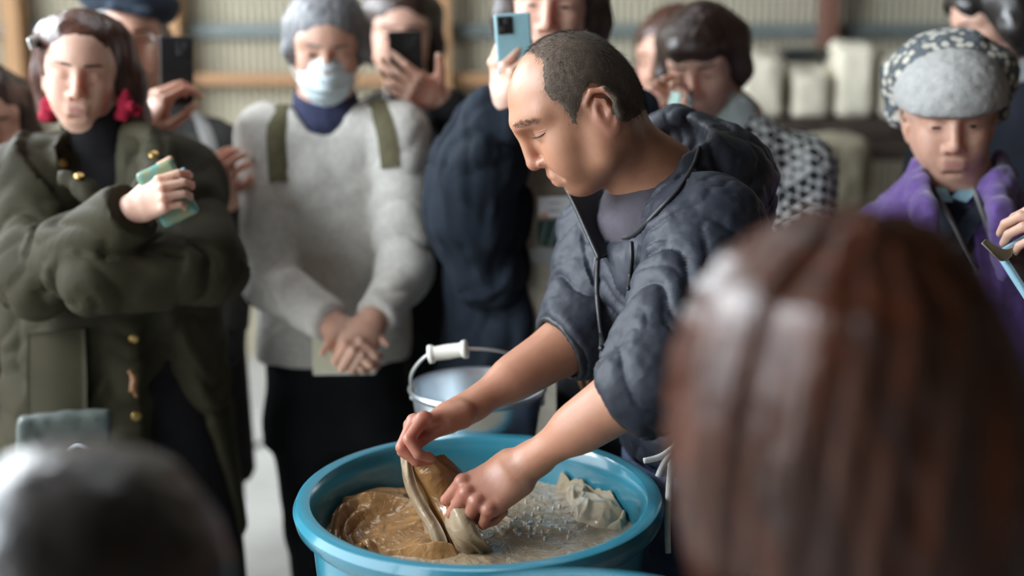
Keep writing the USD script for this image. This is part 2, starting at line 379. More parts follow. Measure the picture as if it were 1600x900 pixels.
simple('grey_strap', (.25, .24, .23), .85, .12, 60, .0006, 500)
simple('mask_blue', (.66, .76, .79), .9, .04, 20, .0004, 500)
simple('linen_beige', (.40, .37, .30), .9, .12, 40, .001, 400)
simple('linen_grey', (.33, .345, .34), .9, .1, 40, .001, 400)
simple('purple_wool', (.155, .085, .30), .95, .2, 60, .002, 380, sheen_weight=.4, sheen_roughness=.5)
simple('indigo_cloth', (.055, .068, .095), .88, .2, 30, .0008, 400)
simple('mint_collar', (.60, .70, .67), .9, .06, 30)
simple('aqua_cloth', (.30, .48, .55), .85, .08, 30)
simple('beanie_grey', (.44, .435, .42), .95, .1, 70, .003, 300)
simple('maroon_cloth', (.045, .022, .022), .9, .2, 30, .001, 400)
simple('cap_navy', (.045, .06, .085), .9, .2, 40, .001, 400)
simple('red_yarn', (.30, .012, .035), .9, .2, 80, .003, 250)
simple('gold_metal', (.55, .36, .12), .32, .1, metallic=.9)
simple('phone_black', (.012, .012, .013), .3, .1)
simple('phone_screen', (.02, .022, .025), .08, .1)
simple('phone_aqua', (.27, .47, .52), .35, .06, 20)
simple('phone_mint', (.45, .66, .58), .35, .06, 20)
simple('phone_sky', (.36, .62, .76), .35, .05, 20)
simple('glass_dark', (.03, .03, .03), .08, .1)
simple('teal_case', (.06, .30, .30), .35, .45, 40, col2=(.35, .25, .06))
simple('cream_paper', (.62, .60, .45), .8, .06, 20)
simple('card_white', (.80, .84, .87), .6, .04, 20)
simple('card_peach', (.75, .42, .28), .6, .04, 20)
simple('ink', (.05, .06, .09), .7, .1)
simple('stripe_green', (.035, .085, .07), .85, .15, 30)
simple('leather_tan', (.22, .095, .03), .42, .2, 60, .0008, 300)
simple('tub_blue', (.032, .20, .275), .22, .06, 3, .0006, 25, coat_weight=.5, coat_roughness=.10)
simple('zinc', (.68, .74, .78), .34, .12, 9, .0006, 40, metallic=.9)
simple('wire_steel', (.62, .62, .60), .35, .08, metallic=.8)
simple('grip_white', (.72, .70, .62), .45, .08, 20)
simple('wood_dark', (.075, .052, .038), .65, .3, 3, .001, 60, (14, 14, 1.2))
simple('wood_post', (.46, .25, .11), .6, .18, 3, .001, 60, (12, 12, 1))
simple('wood_red', (.22, .10, .07), .65, .2, 3, .001, 60, (12, 12, 1))
simple('wood_rail', (.42, .22, .10), .6, .18, 3, .001, 60, (1, 12, 12))
simple('steel_rail', (.16, .19, .185), .55, .12, 6)
simple('canvas_cream', (.78, .72, .58), .9, .1, 5, .001, 200)
simple('sack_beige', (.42, .37, .27), .95, .14, 9, .002, 220)
simple('concrete', (.43, .42, .395), .8, .13, 2.2, .001, 90)
simple('corrugated', (.50, .455, .345), .55, .12, 1.2, .0003, 60)
simple('ceiling_wood', (.10, .08, .06), .8, .2, 3)
simple('basin_dark', (.05, .055, .06), .4, .15, 9)
simple('cable_grey', (.13, .13, .13), .6)
simple('bag_pale', (.075, .088, .078), .45, .14, 6, .0015, 30)
simple('shoe_dark', (.02, .02, .02), .5)
simple('shoe_grey', (.10, .10, .095), .7, .3, 14)
# woven check of the sweater: staggered dark and pale tufts
mat('houndstooth', {'t': ('texture_coordinate', {}), 'm': ('mapping', {'scale': (50, 50, 50), 'rotation': (0, .6, .78)}), 'c': ('checker_texture', {'scale': 1.0, 'color1': (.72, .76, .74), 'color2': (.03, .027, .027)}),
    'nz': ('noise_texture', {'scale': 60, 'detail': 3}), 'vm': ('vector_math', {'math_type': 'multiply_add', 'vector2': (.6, .6, .6)}), 'p': ('principled_bsdf', {'roughness': .95})},
    [('t.object', 'm.vector'), ('t.object', 'nz.vector'), ('nz.color', 'vm.vector1'), ('m.vector', 'vm.vector3'), ('vm.vector', 'c.vector'), ('c.color', 'p.base_color')])
mat('patterned_knit', {'t': ('texture_coordinate', {}), 'm': ('mapping', {'scale': (1, 1, 1)}), 'v': ('voronoi_texture', {'scale': 55, 'randomness': .8}), 'r': ('rgb_ramp', {'ramp': [(0, (.55, .52, .44)), (.42, (.50, .48, .42)), (.5, (.07, .075, .08)), (1, (.12, .15, .17))]}), 'p': ('principled_bsdf', {'roughness': .95})},
    [('t.object', 'm.vector'), ('m.vector', 'v.vector'), ('v.distance', 'r.fac'), ('r.color', 'p.base_color')])
# murky bath: opaque milky liquor with a smooth rippled surface
mat('bath_water', {'t': ('texture_coordinate', {}), 'n': ('noise_texture', {'scale': 5, 'detail': 3}), 'r': ('rgb_ramp', {'ramp': [(.35, (.30, .205, .115)), (.65, (.42, .355, .27))]}), 'bn': ('noise_texture', {'scale': 48, 'detail': 4, 'roughness': .6, 'distortion': .8}), 'b': ('bump', {'strength': .75, 'distance': .007}),
    'p': ('principled_bsdf', {'roughness': .045, 'ior': 1.34, 'coat_weight': .6, 'coat_roughness': .02})},
    [('t.object', 'n.vector'), ('n.fac', 'r.fac'), ('r.color', 'p.base_color'), ('t.object', 'bn.vector'), ('bn.fac', 'b.height'), ('b.normal', 'p.normal'), ('b.normal', 'p.coat_normal')])
def wetcloth(name, c, c2, coat=.8, tl=.22):
    mat(name, {'t': ('texture_coordinate', {}), 'n': ('noise_texture', {'scale': 9, 'detail': 4}), 'r': ('rgb_ramp', {'ramp': [(.3, c2), (.7, c)]}), 'bn': ('noise_texture', {'scale': 55, 'detail': 3, 'distortion': .8}), 'b': ('bump', {'strength': .6, 'distance': .004}),
        'd': ('principled_bsdf', {'roughness': .22, 'coat_weight': coat, 'coat_roughness': .07, 'ior': 1.36}), 'tr': ('translucent_bsdf', {}), 'mx': ('mix_closure', {'fac': tl})},
        [('t.object', 'n.vector'), ('n.fac', 'r.fac'), ('r.color', 'd.base_color'), ('r.color', 'tr.color'), ('t.object', 'bn.vector'), ('bn.fac', 'b.height'), ('b.normal', 'd.normal'), ('b.normal', 'd.coat_normal'), ('d.BSDF', 'mx.closure1'), ('tr.BSDF', 'mx.closure2')], surface='mx.closure')
wetcloth('wet_tan', (.40, .215, .085), (.29, .145, .05))
wetcloth('wet_cream', (.60, .52, .38), (.46, .36, .22))
wetcloth('wet_pale', (.50, .39, .26), (.38, .26, .15), .25, .4)

# ------------------------------------------------------------------ heads, hands
def head_skin(F, R, t, s, male=False, down=None):
    """a head about the middle between its ears: x forward, y to its left, z up"""
    F.frame(R, t, s); j = 1.0 if male else .9
    F.el((.002, 0, .029), (.079, .077, .081), .02)
    F.el((.026, 0, .030), (.081 if male else .073, .066, .074), .03)
    F.el((.028, 0, -.030), (.064, .060, .078), .03)
    bx = .013 if male else 0
    for y in (-1, 1):
        F.rc((.0, .054 * j * y, -.050), (.060, .014 * y, -.093), .022, .018, .035)
        F.el((.058, .041 * y, -.024), (.026, .024, .028), .02)
        F.rc((.088 + bx, .012 * y, .028), (.068, .050 * y, .027), .011 if male else .009, .011, .02)
    F.el((.046, 0, -.058), (.050, .050, .050), .02)
    for y in (-1, 1): F.el((.068, .034 * y, -.046), (.026, .024, .034), .02)
    F.el((.071, 0, -.094), (.017, .021, .015), .022)
    F.el((.076, 0, -.064), (.023, .030, .026), .02)
    for y in (-1, 1):
        F.el((.105, .032 * y, .001), (.016, .020, .012), .016, op='s')
        F.el((.0795, .0315 * y, .001), (.0130, .0165, .0125), .006)
    F.rc((.098 + bx * .6, 0, .012), (.113, 0, -.030), .0078, .0105, .012)
    F.el((.1125, 0, -.035), (.0112, .0112, .0105), .006)
    for y in (-1, 1):
        F.el((.101, .0140 * y, -.0395), (.0115, .0075, .0085), .005)
        F.el((.1050, .0068 * y, -.0475), (.005, .0035, .004), .003, op='s')
    F.rc((.0985, -.016, -.0640), (.0985, .016, -.0640), .0060, .0060, .009)
    F.rc((.0965, -.014, -.0770), (.0965, .014, -.0770), .0068, .0068, .009)
    F.rc((.1070, -.021, -.0705), (.1070, .021, -.0705), .0030, .0030, .003, op='s')
    F.rc((.094, -.010, -.0875), (.094, .010, -.0875), .004, .004, .010, op='s')
    if male:
        for y in (-1, 1): F.rc((.108, .019 * y, -.042), (.092, .033 * y, -.072), .0035, .0030, .006, op='s')
    for y in (-1, 1):                                                            # ears
        tilt = rot('y', -12); e0 = -.012
        F.el((-.010, .0755 * y, e0 - .002), (.017, .007, .031), .006, rot=rot('z', 22 * y) @ tilt)
        rim = [(.007, .071, .004), (.010, .078, .021), (-.004, .0865, .032), (-.021, .0905, .025), (-.028, .0895, .005), (-.022, .0845, -.015), (-.009, .0785, -.031)]
        F.line([(a, b * y, c + e0) for a, b, c in rim], [.0036, .0042, .0046, .0046, .0044, .0042, .0052], .003)
        F.el((-.005, .0885 * y, e0 - .001), (.0100, .0105, .0135), .004, rot=rot('z', 22 * y) @ tilt, op='s')
        F.line([(-.004, .086 * y, e0 + .020), (-.014, .0865 * y, e0 + .010), (-.015, .0855 * y, e0 - .006), (-.007, .081 * y, e0 - .017)], [.0022, .0030, .0030, .0028], .003)
        F.el((.004, .0785 * y, e0 - .007), (.0042, .0045, .0065), .004)
        F.el((-.003, .0780 * y, e0 - .031), (.0075, .0045, .0085), .004)
    return F
def face_patches(person, m, R, t, s, lipmat='lip_pale', brow='hair_black', eyes='open', brow_w=.0046):
    L = lambda v: (v - t) @ R / s
    def safe(name, fn, th, fe, mt):
        p = patch(m, fn, th, fe)
        if len(p[1]) > 4: obj(name, p, mt, person)
    for sd in (-1, 1):
        def eb(v):
            q = L(v); y = q[:, 1] * sd; return brow_w - np.abs(q[:, 2] - (.0245 + .09 * np.clip(y - .015, 0, 1) - 3 * np.clip(y - .030, 0, 1) ** 2)) * (1 + .3 * (y > .045)) - .5 * np.maximum(np.abs(y - .031) - .018, 0) - 1.0 * np.maximum(.04 - q[:, 0], 0)
        if brow: safe('eyebrow', eb, .0014, .0025, brow)
        def ey(v):
            q = L(v); y = q[:, 1] * sd - .0315; h = .0052 if eyes == 'open' else .0016; z0 = .001 if eyes == 'open' else -.0066
            return h * (1 - (y / .0150) ** 2) - np.abs(q[:, 2] - z0 - (0 if eyes == 'open' else .0018 * (y / .012) ** 2)) - 3 * np.maximum(.06 - q[:, 0], 0)
        safe('eye', ey, .0004, .0012, 'eye_dark')
    def lp(v):
        q = L(v); return .0088 - np.abs(q[:, 2] + .0708) - .011 * (np.abs(q[:, 1]) / .024) ** 2.5 - 3 * np.maximum(.08 - q[:, 0], 0)
    safe('lips', lp, .0005, .003, lipmat)
def flush(prim, w):
    UsdGeom.PrimvarsAPI(prim).CreatePrimvar('flush', Sdf.ValueTypeNames.FloatArray, 'vertex').Set(Vt.FloatArray.FromNumpy(np.asarray(w, np.float32)))
def hand(F, wrist, fwd, dorsal, right, s=1.0, curl=(50, 60, 35), curls=None, thumb=None, spread=3, k=.002, tp=None):
    """fingers as chains of bones rooted in the palm; x to the knuckles, y to the thumb, z out of the back of the hand"""
    x = norm(fwd); z = norm(np.asarray(dorsal) - x * (np.asarray(dorsal) @ x)); y = np.cross(z, x) * (1 if right else -1)
    R = np.stack([x, y, z], 1); old = (F.R, F.t, F.s); F.frame(R, wrist, s)
    base = [(.092, .029, .002), (.096, .009, .005), (.091, -.011, .003), (.082, -.029, -.002)]
    ln = [(.043, .026, .021), (.047, .030, .022), (.043, .028, .021), (.034, .021, .019)]
    rr = [(.0105, .0088, .0080, .0066), (.0108, .0090, .0082, .0067), (.0102, .0085, .0078, .0064), (.0092, .0076, .0070, .0058)]
    F.rc((-.02, 0, 0), (.03, 0, -.001), .021, .022, .012, flat=((0, 1, 0), 1.35))
    for b in base: F.rc((.022, b[1] * .55, -.004), (b[0] - .006, b[1], b[2] - .006), .0150, .0118, .014)
    F.rc((.02, .020, -.012), (.052, .026, -.013), .016, .012, .012)
    F.rc((.02, -.022, -.010), (.062, -.026, -.011), .014, .011, .012)
    tips = []
    for i in range(4):
        c = (curls[i] if curls else curl); a = 0; p = np.array(base[i]); sp = math.radians(spread * (1.3 - i))
        F.el(p + V(0, 0, .0035), (.0105, .0095, .0085), .006)
        for q in range(3):
            a += math.radians(c[q]); d = V(math.cos(a) * math.cos(sp), math.sin(sp) * max(0, math.cos(a)), -math.sin(a)); e = p + d * ln[i][q]
            F.rc(p, e, rr[i][q], rr[i][q + 1], k if q else .005); p = e
        tips.append(F.P(p))
    th = thumb or ((.70, .60, -.40), (.90, .25, -.36), (.95, .05, -.30))
    p = V(.020, .022, -.008)
    for q, (l, r0, r1) in enumerate(((.046, .0165, .0120), (.034, .0118, .0100), (.027, .0100, .0072))):
        e = p + norm(th[q]) * l if tp is None else R.T @ (np.asarray(tp[q]) - wrist) / s; F.rc(p, e, r0, r1, .010 if q == 0 else .003); p = e
    tips.append(F.P(p)); F.frame(*old); return tips
def put(name, m, mt, parent, **kw): return obj(name, m, mt, parent, **kw)
def limb_box(parent, name, c, half, R, mt, r=.012): return obj(name, rbox(c, half, r, R), mt, parent)
def leg_pair(F, hip, yaw, half=.085, r=(.085, .06, .045), foot=.045, bend=0.0):
    """two legs from the hips to the floor"""
    R = facing(yaw)
    for y in (-1, 1):
        h = hip + R[:, 1] * half * y; kn = V(h[0], h[1], hip[2] * .53) + R[:, 0] * .02; an = V(h[0], h[1], .07) + R[:, 0] * (-.01)
        F.frame(np.eye(3), np.zeros(3)).rc(h, kn, r[0], r[1], .03).rc(kn, an, r[1], r[2], .02)
def shoes(person, hip, yaw, mt='shoe_dark', half=.085):
    R = facing(yaw)
    for y in (-1, 1):
        c = V(hip[0], hip[1], 0) + R[:, 1] * half * y + R[:, 0] * .045
        F = Field().frame(R, c).rc((-.07, 0, .045), (.09, 0, .032), .042, .032, .02, flat=((0, 1, 0), 1.0)).rc((-.05, 0, .06), (-.055, 0, .12), .045, .047, .02).plane((0, 0, 0.0), (0, 0, -1), .3)
        obj('shoe', F.mesh(.008), mt, person)
def phone(name, label, c, R, mt, half=(.0045, .036, .074), lens=1, group=None, screen=True):
    """a slab phone: x out of its camera side, y across, z along"""
    p = thing(name, label, 'phone', c, group); cs_ = obj('case', rbox(c, half, .0044, R), mt, p)
    if lens:
        obj('camera_bump', rbox(np.asarray(c) + R @ V(half[0] + .001, half[1] * .45 * lens, half[2] * .62), (.0018, .014, .016), .0017, R), 'phone_black', cs_)
        for dz in (-.007, .007): obj('lens', rbox(np.asarray(c) + R @ V(half[0] + .003, half[1] * .45 * lens + dz * .6, half[2] * .62 + dz), (.0012, .0055, .0055), .0011, R), 'glass_dark', cs_)
    if screen: obj('screen', rbox(np.asarray(c) - R @ V(half[0], 0, 0), (.0008, half[1] * .92, half[2] * .95), .0007, R), 'phone_screen', p)
    return p

# ------------------------------------------------------------------ the shed
S = 'structure'
obj('floor', box((0, 2.2, -.05), (4.6, 4.6, .05)), 'concrete', smooth=False, kind=S)
obj('wall_front', box((0, -2.45, 1.6), (4.6, .05, 1.6)), 'ceiling_wood', smooth=False, kind=S)
BY = 5.35
wall = thing('wall_back', None, None, (0, BY, 0)); tag(wall, kind=S)
for i in range(12):                                                              # corrugated sheets, lapped
    x0 = -4.6 + i * .77; n = 150
    xs = np.linspace(x0, x0 + .80, n); zs = np.linspace(0, 3.2, 3)
    P = np.zeros((n, 3, 3)); P[..., 0] = xs[:, None]; P[..., 2] = zs; P[..., 1] = (BY + .02 + .009 * np.sin(xs / .032 * 2 * np.pi) + .003 * (i % 2))[:, None]
    obj('corrugated_sheet', slab(P, .002), 'corrugated', wall)
ceil = obj('ceiling', box((0, 1.6, 3.25), (4.6, 4.1, .05)), 'ceiling_wood', smooth=False, kind=S)
obj('wall_right', box((4.65, 2.2, 1.6), (.05, 4.6, 1.6)), 'ceiling_wood', smooth=False, kind=S)
obj('wall_left', box((-4.65, 4.6, 1.6), (.05, 1.6, 1.6)), 'ceiling_wood', smooth=False, kind=S)
def post(px, w, mt, d=5.15):
    x = W(px, 100, d)[0]; obj('trim_%d' % post.n, rbox((x, W(px, 60, d)[1], 1.6), (w / 2, .05, 1.6), .006), mt, kind=S, label='upright timber post against the corrugated wall'); post.n += 1
post.n = 1
post(25, .075, 'wood_post'); post(272, .072, 'wood_post'); post(692, .07, 'wood_post'); post(1293, .065, 'wood_red'); post(-560, .07, 'wood_post'); post(2000, .07, 'wood_red')
def rail(py, x0, x1, h, mt, d=5.22):
    a = W(800, py, d); obj('trim_%d' % post.n, rbox(((x0 + x1) / 2, a[1] + .01, a[2]), ((x1 - x0) / 2, .03, h / 2), .005), mt, kind=S, label='horizontal rail fixed along the corrugated wall'); post.n += 1
rail(48, -4.5, 4.5, .06, 'steel_rail'); rail(124, -4.5, .3, .05, 'wood_rail')
# bench with cloth-wrapped bales
bx0, bx1 = W(1165, 200, 4.3)[0], W(1640, 200, 4.3)[0]; bt = W(1300, 187, 4.3); by = bt[1]; bz = bt[2]
bench = thing('work_bench', 'long dark timber bench carrying the cloth bundles', 'bench', ((bx0 + bx1) / 2, by + .25, 0))
for i in range(3): obj('plank', rbox(((bx0 + bx1) / 2, by + .085 + i * .172, bz - .03), ((bx1 - bx0) / 2, .083, .03), .006), 'wood_dark', bench)
obj('apron_rail', rbox(((bx0 + bx1) / 2, by + .03, bz - .105), ((bx1 - bx0) / 2 - .03, .016, .045), .004), 'wood_dark', bench)
for x in (bx0 + .06, bx1 - .06):
    for y in (.06, .46): obj('leg', rbox((x, by + y, (bz - .06) / 2), (.035, .035, (bz - .06) / 2), .005), 'wood_dark', bench)
def bale(px0, px1, py0, label, seed, mt='canvas_cream'):
    a, b = W(px0, 187, 4.36)[0], W(px1, 187, 4.36)[0]; h = W(800, py0, 4.36)[2] - bz; c = V((a + b) / 2, by + .25, bz)
    F = Field().frame(np.eye(3), c).box((0, 0, h / 2), ((b - a) / 2 - .008, .19, h / 2), .03, .03).rc((-.4 * (b - a), -.12, h), (.38 * (b - a), -.1, h * .96), .03, .02, .04).plane((0, 0, .001), (0, 0, -1), 1)
    m = F.mesh(.014); m = drape(m, .028, 9, 3, seed, lambda v: sstep(bz, bz + .05, v[:, 2])); m[0][:, 2] = np.maximum(m[0][:, 2], bz + .0005)
    obj('cloth_bundle', m, mt, label=label, cat='bundle', group='cloth bundles on the bench')
bale(1150, 1231, 88, 'cream cloth bundle at the end of the bench behind the checked sweater', 1); bale(1233, 1302, 112, 'lower cream cloth bundle under the dark basin', 2)
bale(1304, 1370, 74, 'tallest cream cloth bundle on the dark bench', 3); bale(1372, 1436, 92, 'cream cloth bundle on the bench beside the beanie wearer', 4)
c = W(1268, 104, 4.4); obj('basin', join(lathe([(.001, 0), (.07, .0), (.105, .05), (.112, .052), (.108, .056), (.098, .05), (.065, .008), (.001, .008)], 40, (c[0], by + .25, W(800, 112, 4.36)[2] + .030))), 'basin_dark', label='small dark basin resting on a cloth bundle', cat='basin')
a, b = W(1268, 300, 3.95), W(1372, 300, 3.95)
F = Field().frame(np.eye(3), V((a[0] + b[0]) / 2, by - .20, 0)).box((0, 0, .30), ((b[0] - a[0]) / 2, .13, W(800, 222, 3.95)[2] / 2), .05, .02)
m = drape(F.mesh(.014), .03, 9, 4, 8); m[0][:, 2] = np.maximum(m[0][:, 2] - m[0][:, 2].min(), 0); obj('sack', m, 'sack_beige', label='stout beige sack standing under the dark bench', cat='sack')
P = spline([on_z(330, 720, .008), on_z(385, 700, .008), on_z(410, 692, .008), on_z(440, 680, .008), on_z(520, 668, .008)], 30)
obj('cable', tube(P, .008), 'cable_grey', label='thin grey cable lying on the pale concrete floor', cat='cable')

# ------------------------------------------------------------------ tub, stand, bath, cloths
TC = W(749, 766, 1.80); TR = .279; TZ = TC[2]; TX, TY = TC[0], TC[1]
def tub(name, label, cx, cy, rim, R, H, wall=.012):
    z0 = rim - H; t = thing(name, label, 'tub', (cx, cy, z0)); rb = R * .80
    slope = (R - .022 - rb) / H; rin = lambda z: rb + slope * z
    prof = [(.001, 0), (rb - .01, 0), (rb, .01), (rin(H - .05), H - .05), (R - .014, H - .042), (R - .003, H - .030), (R + .001, H - .014), (R - .004, H - .003), (R - .013, H), (R - .024, H - .003), (R - .031, H - .012), (rin(H - .03) - wall, H - .034), (rin(.02) - wall, .02), (.001, .016)]
    from scipy.interpolate import PchipInterpolator
    tbody = obj('tub_body', lathe(prof, 128, (cx, cy, z0)), 'tub_blue', t, smooth=35)
    for z in (.12, .24):
        rr = rin(z); obj('hoop_rib', lathe([(rr - .002, z - .012), (rr + .004, z - .005), (rr + .004, z + .005), (rr - .002, z + .012)], 96, (cx, cy, z0)), 'tub_blue', tbody)
    return t, lambda z: rin(z - z0) - wall
tb, tub_r = tub('dye_tub', 'round blue plastic tub of murky bath with wet cloth', TX, TY, TZ, TR, .44)
w2 = W(895, 888, 1.40); tub('spare_tub', 'second blue plastic tub, only its rim showing below', w2[0], w2[1] - .235, w2[2], .245, .44)
def stand(name, label, cx, cy, top, half, mt='wood_dark'):
    t = thing(name, label, 'stand', (cx, cy, 0))
    for i in range(4): obj('plank', rbox((cx, cy - half + half / 4 + i * half / 2, top - .015), (half, half / 4 - .004, .015), .004), mt, t)
    for sx in (-1, 1):
        for sy in (-1, 1): obj('leg', rbox((cx + sx * (half - .04), cy + sy * (half - .04), (top - .03) / 2), (.028, .028, (top - .03) / 2), .004), mt, t)
        obj('cross_rail', rbox((cx + sx * (half - .04), cy, top * .4), (.014, half - .07, .025), .004), mt, t)
stand('tub_stand', 'low timber stand carrying the big dye tub', TX, TY, TZ - .44, .2)
stand('spare_tub_stand', 'low timber stand carrying the spare tub', w2[0], w2[1] - .235, w2[2] - .44, .18)
WZ = TZ - .072
n = 90; rr = np.linspace(.0005, tub_r(WZ) + .004, n); aa = np.linspace(0, 2 * np.pi, 181)
P = np.zeros((n, 181, 3)); P[..., 0] = TX + rr[:, None] * np.cos(aa); P[..., 1] = TY + rr[:, None] * np.sin(aa); P[..., 2] = WZ
P[..., 2] += (fbm(P * V(26, 26, 0), 3, 4) - .5) * .007
obj('bath_liquor', sheet(P), 'bath_water', label='murky brown bath liquor filling the blue tub', cat='water', kind='stuff')
rng = np.random.default_rng(5)
def inside_tub(P, m=.006, z=None):
    """keeps cloth within the wall of the tub"""
    d = P[..., :2] - V(TX, TY); r = np.linalg.norm(d, axis=-1); lim = tub_r(P[..., 2]) - m; k = np.minimum(1, lim / np.maximum(r, 1e-9)); P[..., :2] = V(TX, TY) + d * k[..., None]; return P
def puddle_cloth(rows, n, m, height, fold, seed, edge=.16):
    """a soaked cloth lying in the bath: rows of spots on the water, raised and folded, its border under the surface"""
    G = grid_spline([[np.r_[on_z(x, y, WZ)] for x, y in r] for r in rows], n, m)
    u = np.linspace(0, 1, n)[:, None]; v = np.linspace(0, 1, m)[None]
    e = sstep(0, edge, np.minimum(np.minimum(u, 1 - u) * 1.0, np.minimum(v, 1 - v))) + 0 * u
    G[..., 2] = WZ - .008 + e * (height(u, v) + fold(u, v, G))
    return inside_tub(G)
def ridged(p, seed): return 1 - np.abs(noise(p, seed) * 2 - 1)
def crumple(G, f, seed):
    p = G * V(f, f, 0) + V(.8, .3, 0) * noise(G * V(f, f, 0) * .7 + 9, seed + 2)[..., None] * 2
    return .6 * (1 - 2 * np.abs(noise(p, seed) - .5) * 2) + .3 * (1 - 2 * np.abs(noise(p * 2.1 + 4, seed + 1) - .5) * 2)
tan = puddle_cloth([[(492, 806), (540, 780), (595, 764), (655, 762), (712, 776)], [(494, 818), (545, 796), (600, 782), (660, 782), (725, 798)], [(502, 836), (560, 826), (610, 816), (665, 814), (730, 824)], [(520, 854), (575, 852), (630, 852), (680, 852), (735, 852)], [(560, 874), (600, 878), (650, 882), (700, 884), (745, 884)]], 150, 190,
    lambda u, v: .014 + .026 * np.exp(-((v - .42) / .22) ** 2) * (1 - u) ** 1.5 + 0 * u, lambda u, v, G: .016 * (1 - sstep(.10, .36, v)) * (np.abs(np.sin(v * 34 + u * 6 + 9 * noise(G * 13, 2))) - .3) * (.4 + .9 * noise(G * 12, 8)) + .024 * (crumple(G, 8, 3) - .35) + .003 * (crumple(G, 30, 5) - .3), 1)
obj('soaked_cloth', slab(tan, .0016), 'wet_tan', label='tan soaked cloth bunched in pleats at the pale-lit side of the tub', cat='cloth')
crm = puddle_cloth([[(878, 752), (905, 744), (945, 752), (978, 760), (1000, 768)], [(880, 766), (905, 760), (945, 768), (976, 774), (1000, 780)], [(882, 782), (908, 780), (940, 786), (970, 792), (996, 796)], [(890, 800), (912, 802), (936, 806), (960, 811), (986, 812)], [(896, 818), (912, 824), (930, 830), (952, 832), (972, 830)]], 120, 140,
    lambda u, v: .013 + .008 * (1 - u) + 0 * v, lambda u, v, G: .014 * np.abs(np.sin(v * 5.5 + u * 6 + 4 * noise(G * V(11, 11, 0), 7))) ** .7 * (.4 + .8 * noise(G * 15, 6)) + .011 * (crumple(G, 16, 9) - .25), 2, .12)
obj('soaked_cloth', slab(crm, .0016), 'wet_cream', label='cream soaked cloth crumpled against the tub wall by the apron ties', cat='cloth')
mid = puddle_cloth([[(742, 800), (800, 790), (850, 772), (900, 760)], [(742, 820), (800, 815), (860, 800), (912, 790)], [(742, 845), (800, 842), (860, 830), (915, 815)], [(742, 872), (800, 872), (860, 862), (915, 845)]], 100, 120,
    lambda u, v: .006 + 0 * u * v, lambda u, v, G: .014 * (crumple(G, 9, 13) - .42) + .005 * (crumple(G, 30, 15) - .3), 3)
obj('soaked_cloth', slab(mid, .0014), 'wet_cream', label='thin cream cloth just under the bath surface below the near fist', cat='cloth')
sud = []
for i in range(95):
    cx_, cy_ = (rng.normal(836, 26), rng.normal(823, 7)) if i < 45 else (rng.uniform(760, 930), rng.uniform(778, 840))
    q_ = on_z(cx_, cy_, WZ + .0035); r_ = rng.uniform(.0010, .0026)
    if np.hypot(q_[0] - TX, q_[1] - TY) < tub_r(WZ) - .01: sud.append(lathe([(r_, -.006), (r_, 0), (r_ * .85, r_ * .45), (r_ * .5, r_ * .75), (.0001, r_ * .85)], 10, q_))
obj('suds', join(*sud), 'foam', label='scattered small bubbles glinting on the bath beside the near fist', cat='foam', kind='stuff')
# the cloth drawn out of the bath
def lifted(rows, n, m): return grid_spline([[W(*p) for p in r] for r in rows], n, m)
dW = lambda x, y: (on_z(x, y, WZ - .01) - CAM) @ FWD
L1 = lifted([[(634, 700, 1.815), (650, 706, 1.795), (672, 710, 1.795), (692, 712, 1.815)], [(638, 726, 1.82), (662, 730, 1.80), (690, 732, 1.80), (716, 738, 1.84)], [(648, 756, 1.83), (680, 758, 1.80), (708, 760, 1.81), (738, 764, 1.87)],
             [(664, 794, 1.825), (690, 792, 1.795), (714, 794, 1.795), (738, 796, 1.82)], [(676, 824, 1.815), (698, 830, 1.78), (718, 832, 1.78), (742, 828, 1.79)], [(676, 858, dW(676, 858)), (700, 864, dW(700, 864)), (722, 866, dW(722, 866)), (748, 862, dW(748, 862))]], 90, 60)
nrm_ = vnormals(sheet(L1)).reshape(L1.shape); L1 = L1 + nrm_ * ((ridged(np.stack([np.linspace(0, 2.0, 90)[:, None] + 0 * L1[..., 0], np.linspace(0, 5, 60)[None] + 0 * L1[..., 0], 0 * L1[..., 0]], -1), 21) - .5) * .011)[..., None]
lc = thing('lifted_cloth', 'wet tan cloth stretched up out of the bath between both fists', 'cloth', W(700, 780, 1.73))
obj('cloth_fall', slab(L1, .0014), 'wet_tan', lc)
def wrinkled(G, amp, f, sd):
    n_, m_ = G.shape[:2]; N_ = vnormals(sheet(G)).reshape(G.shape); q = np.stack([np.linspace(0, 2.2, n_)[:, None] + 0 * G[..., 0], np.linspace(0, f, m_)[None] + 0 * G[..., 0], 0 * G[..., 0]], -1)
    return G + N_ * ((ridged(q, sd) - .5) * amp)[..., None]
E1 = lifted([[(627, 696, 1.815), (632, 699, 1.802), (640, 703, 1.800)], [(627, 726, 1.817), (635, 730, 1.80), (645, 732, 1.80)], [(634, 756, 1.82), (644, 760, 1.797), (654, 762, 1.797)], [(650, 792, 1.815), (662, 797, 1.785), (676, 800, 1.785)], [(664, 820, 1.80), (678, 828, 1.768), (694, 832, 1.765)], [(666, 856, dW(666, 856)), (684, 864, dW(684, 864)), (704, 866, dW(704, 866))]], 80, 26)
obj('selvedge_fold', slab(wrinkled(E1, .006, 3.2, 31), .0012), 'wet_pale', lc, label='pale folded edge')
E2 = lifted([[(702, 800, 1.79), (708, 784, 1.765), (718, 780, 1.755), (730, 786, 1.755)], [(698, 812, 1.79), (708, 804, 1.75), (719, 804, 1.74), (736, 812, 1.745)], [(704, 830, 1.775), (715, 828, 1.735), (724, 830, 1.73), (748, 836, 1.735)], [(714, 848, 1.76), (722, 850, 1.735), (730, 852, 1.735), (764, 852, 1.745)], [(722, 868, dW(722, 868)), (727, 871, dW(727, 871)), (736, 873, dW(736, 873)), (775, 870, dW(775, 870))]], 80, 40)
obj('hanging_edge', slab(wrinkled(E2, .010, 5, 33), .0012), 'wet_pale', lc, label='pale edge hanging from the near fist')

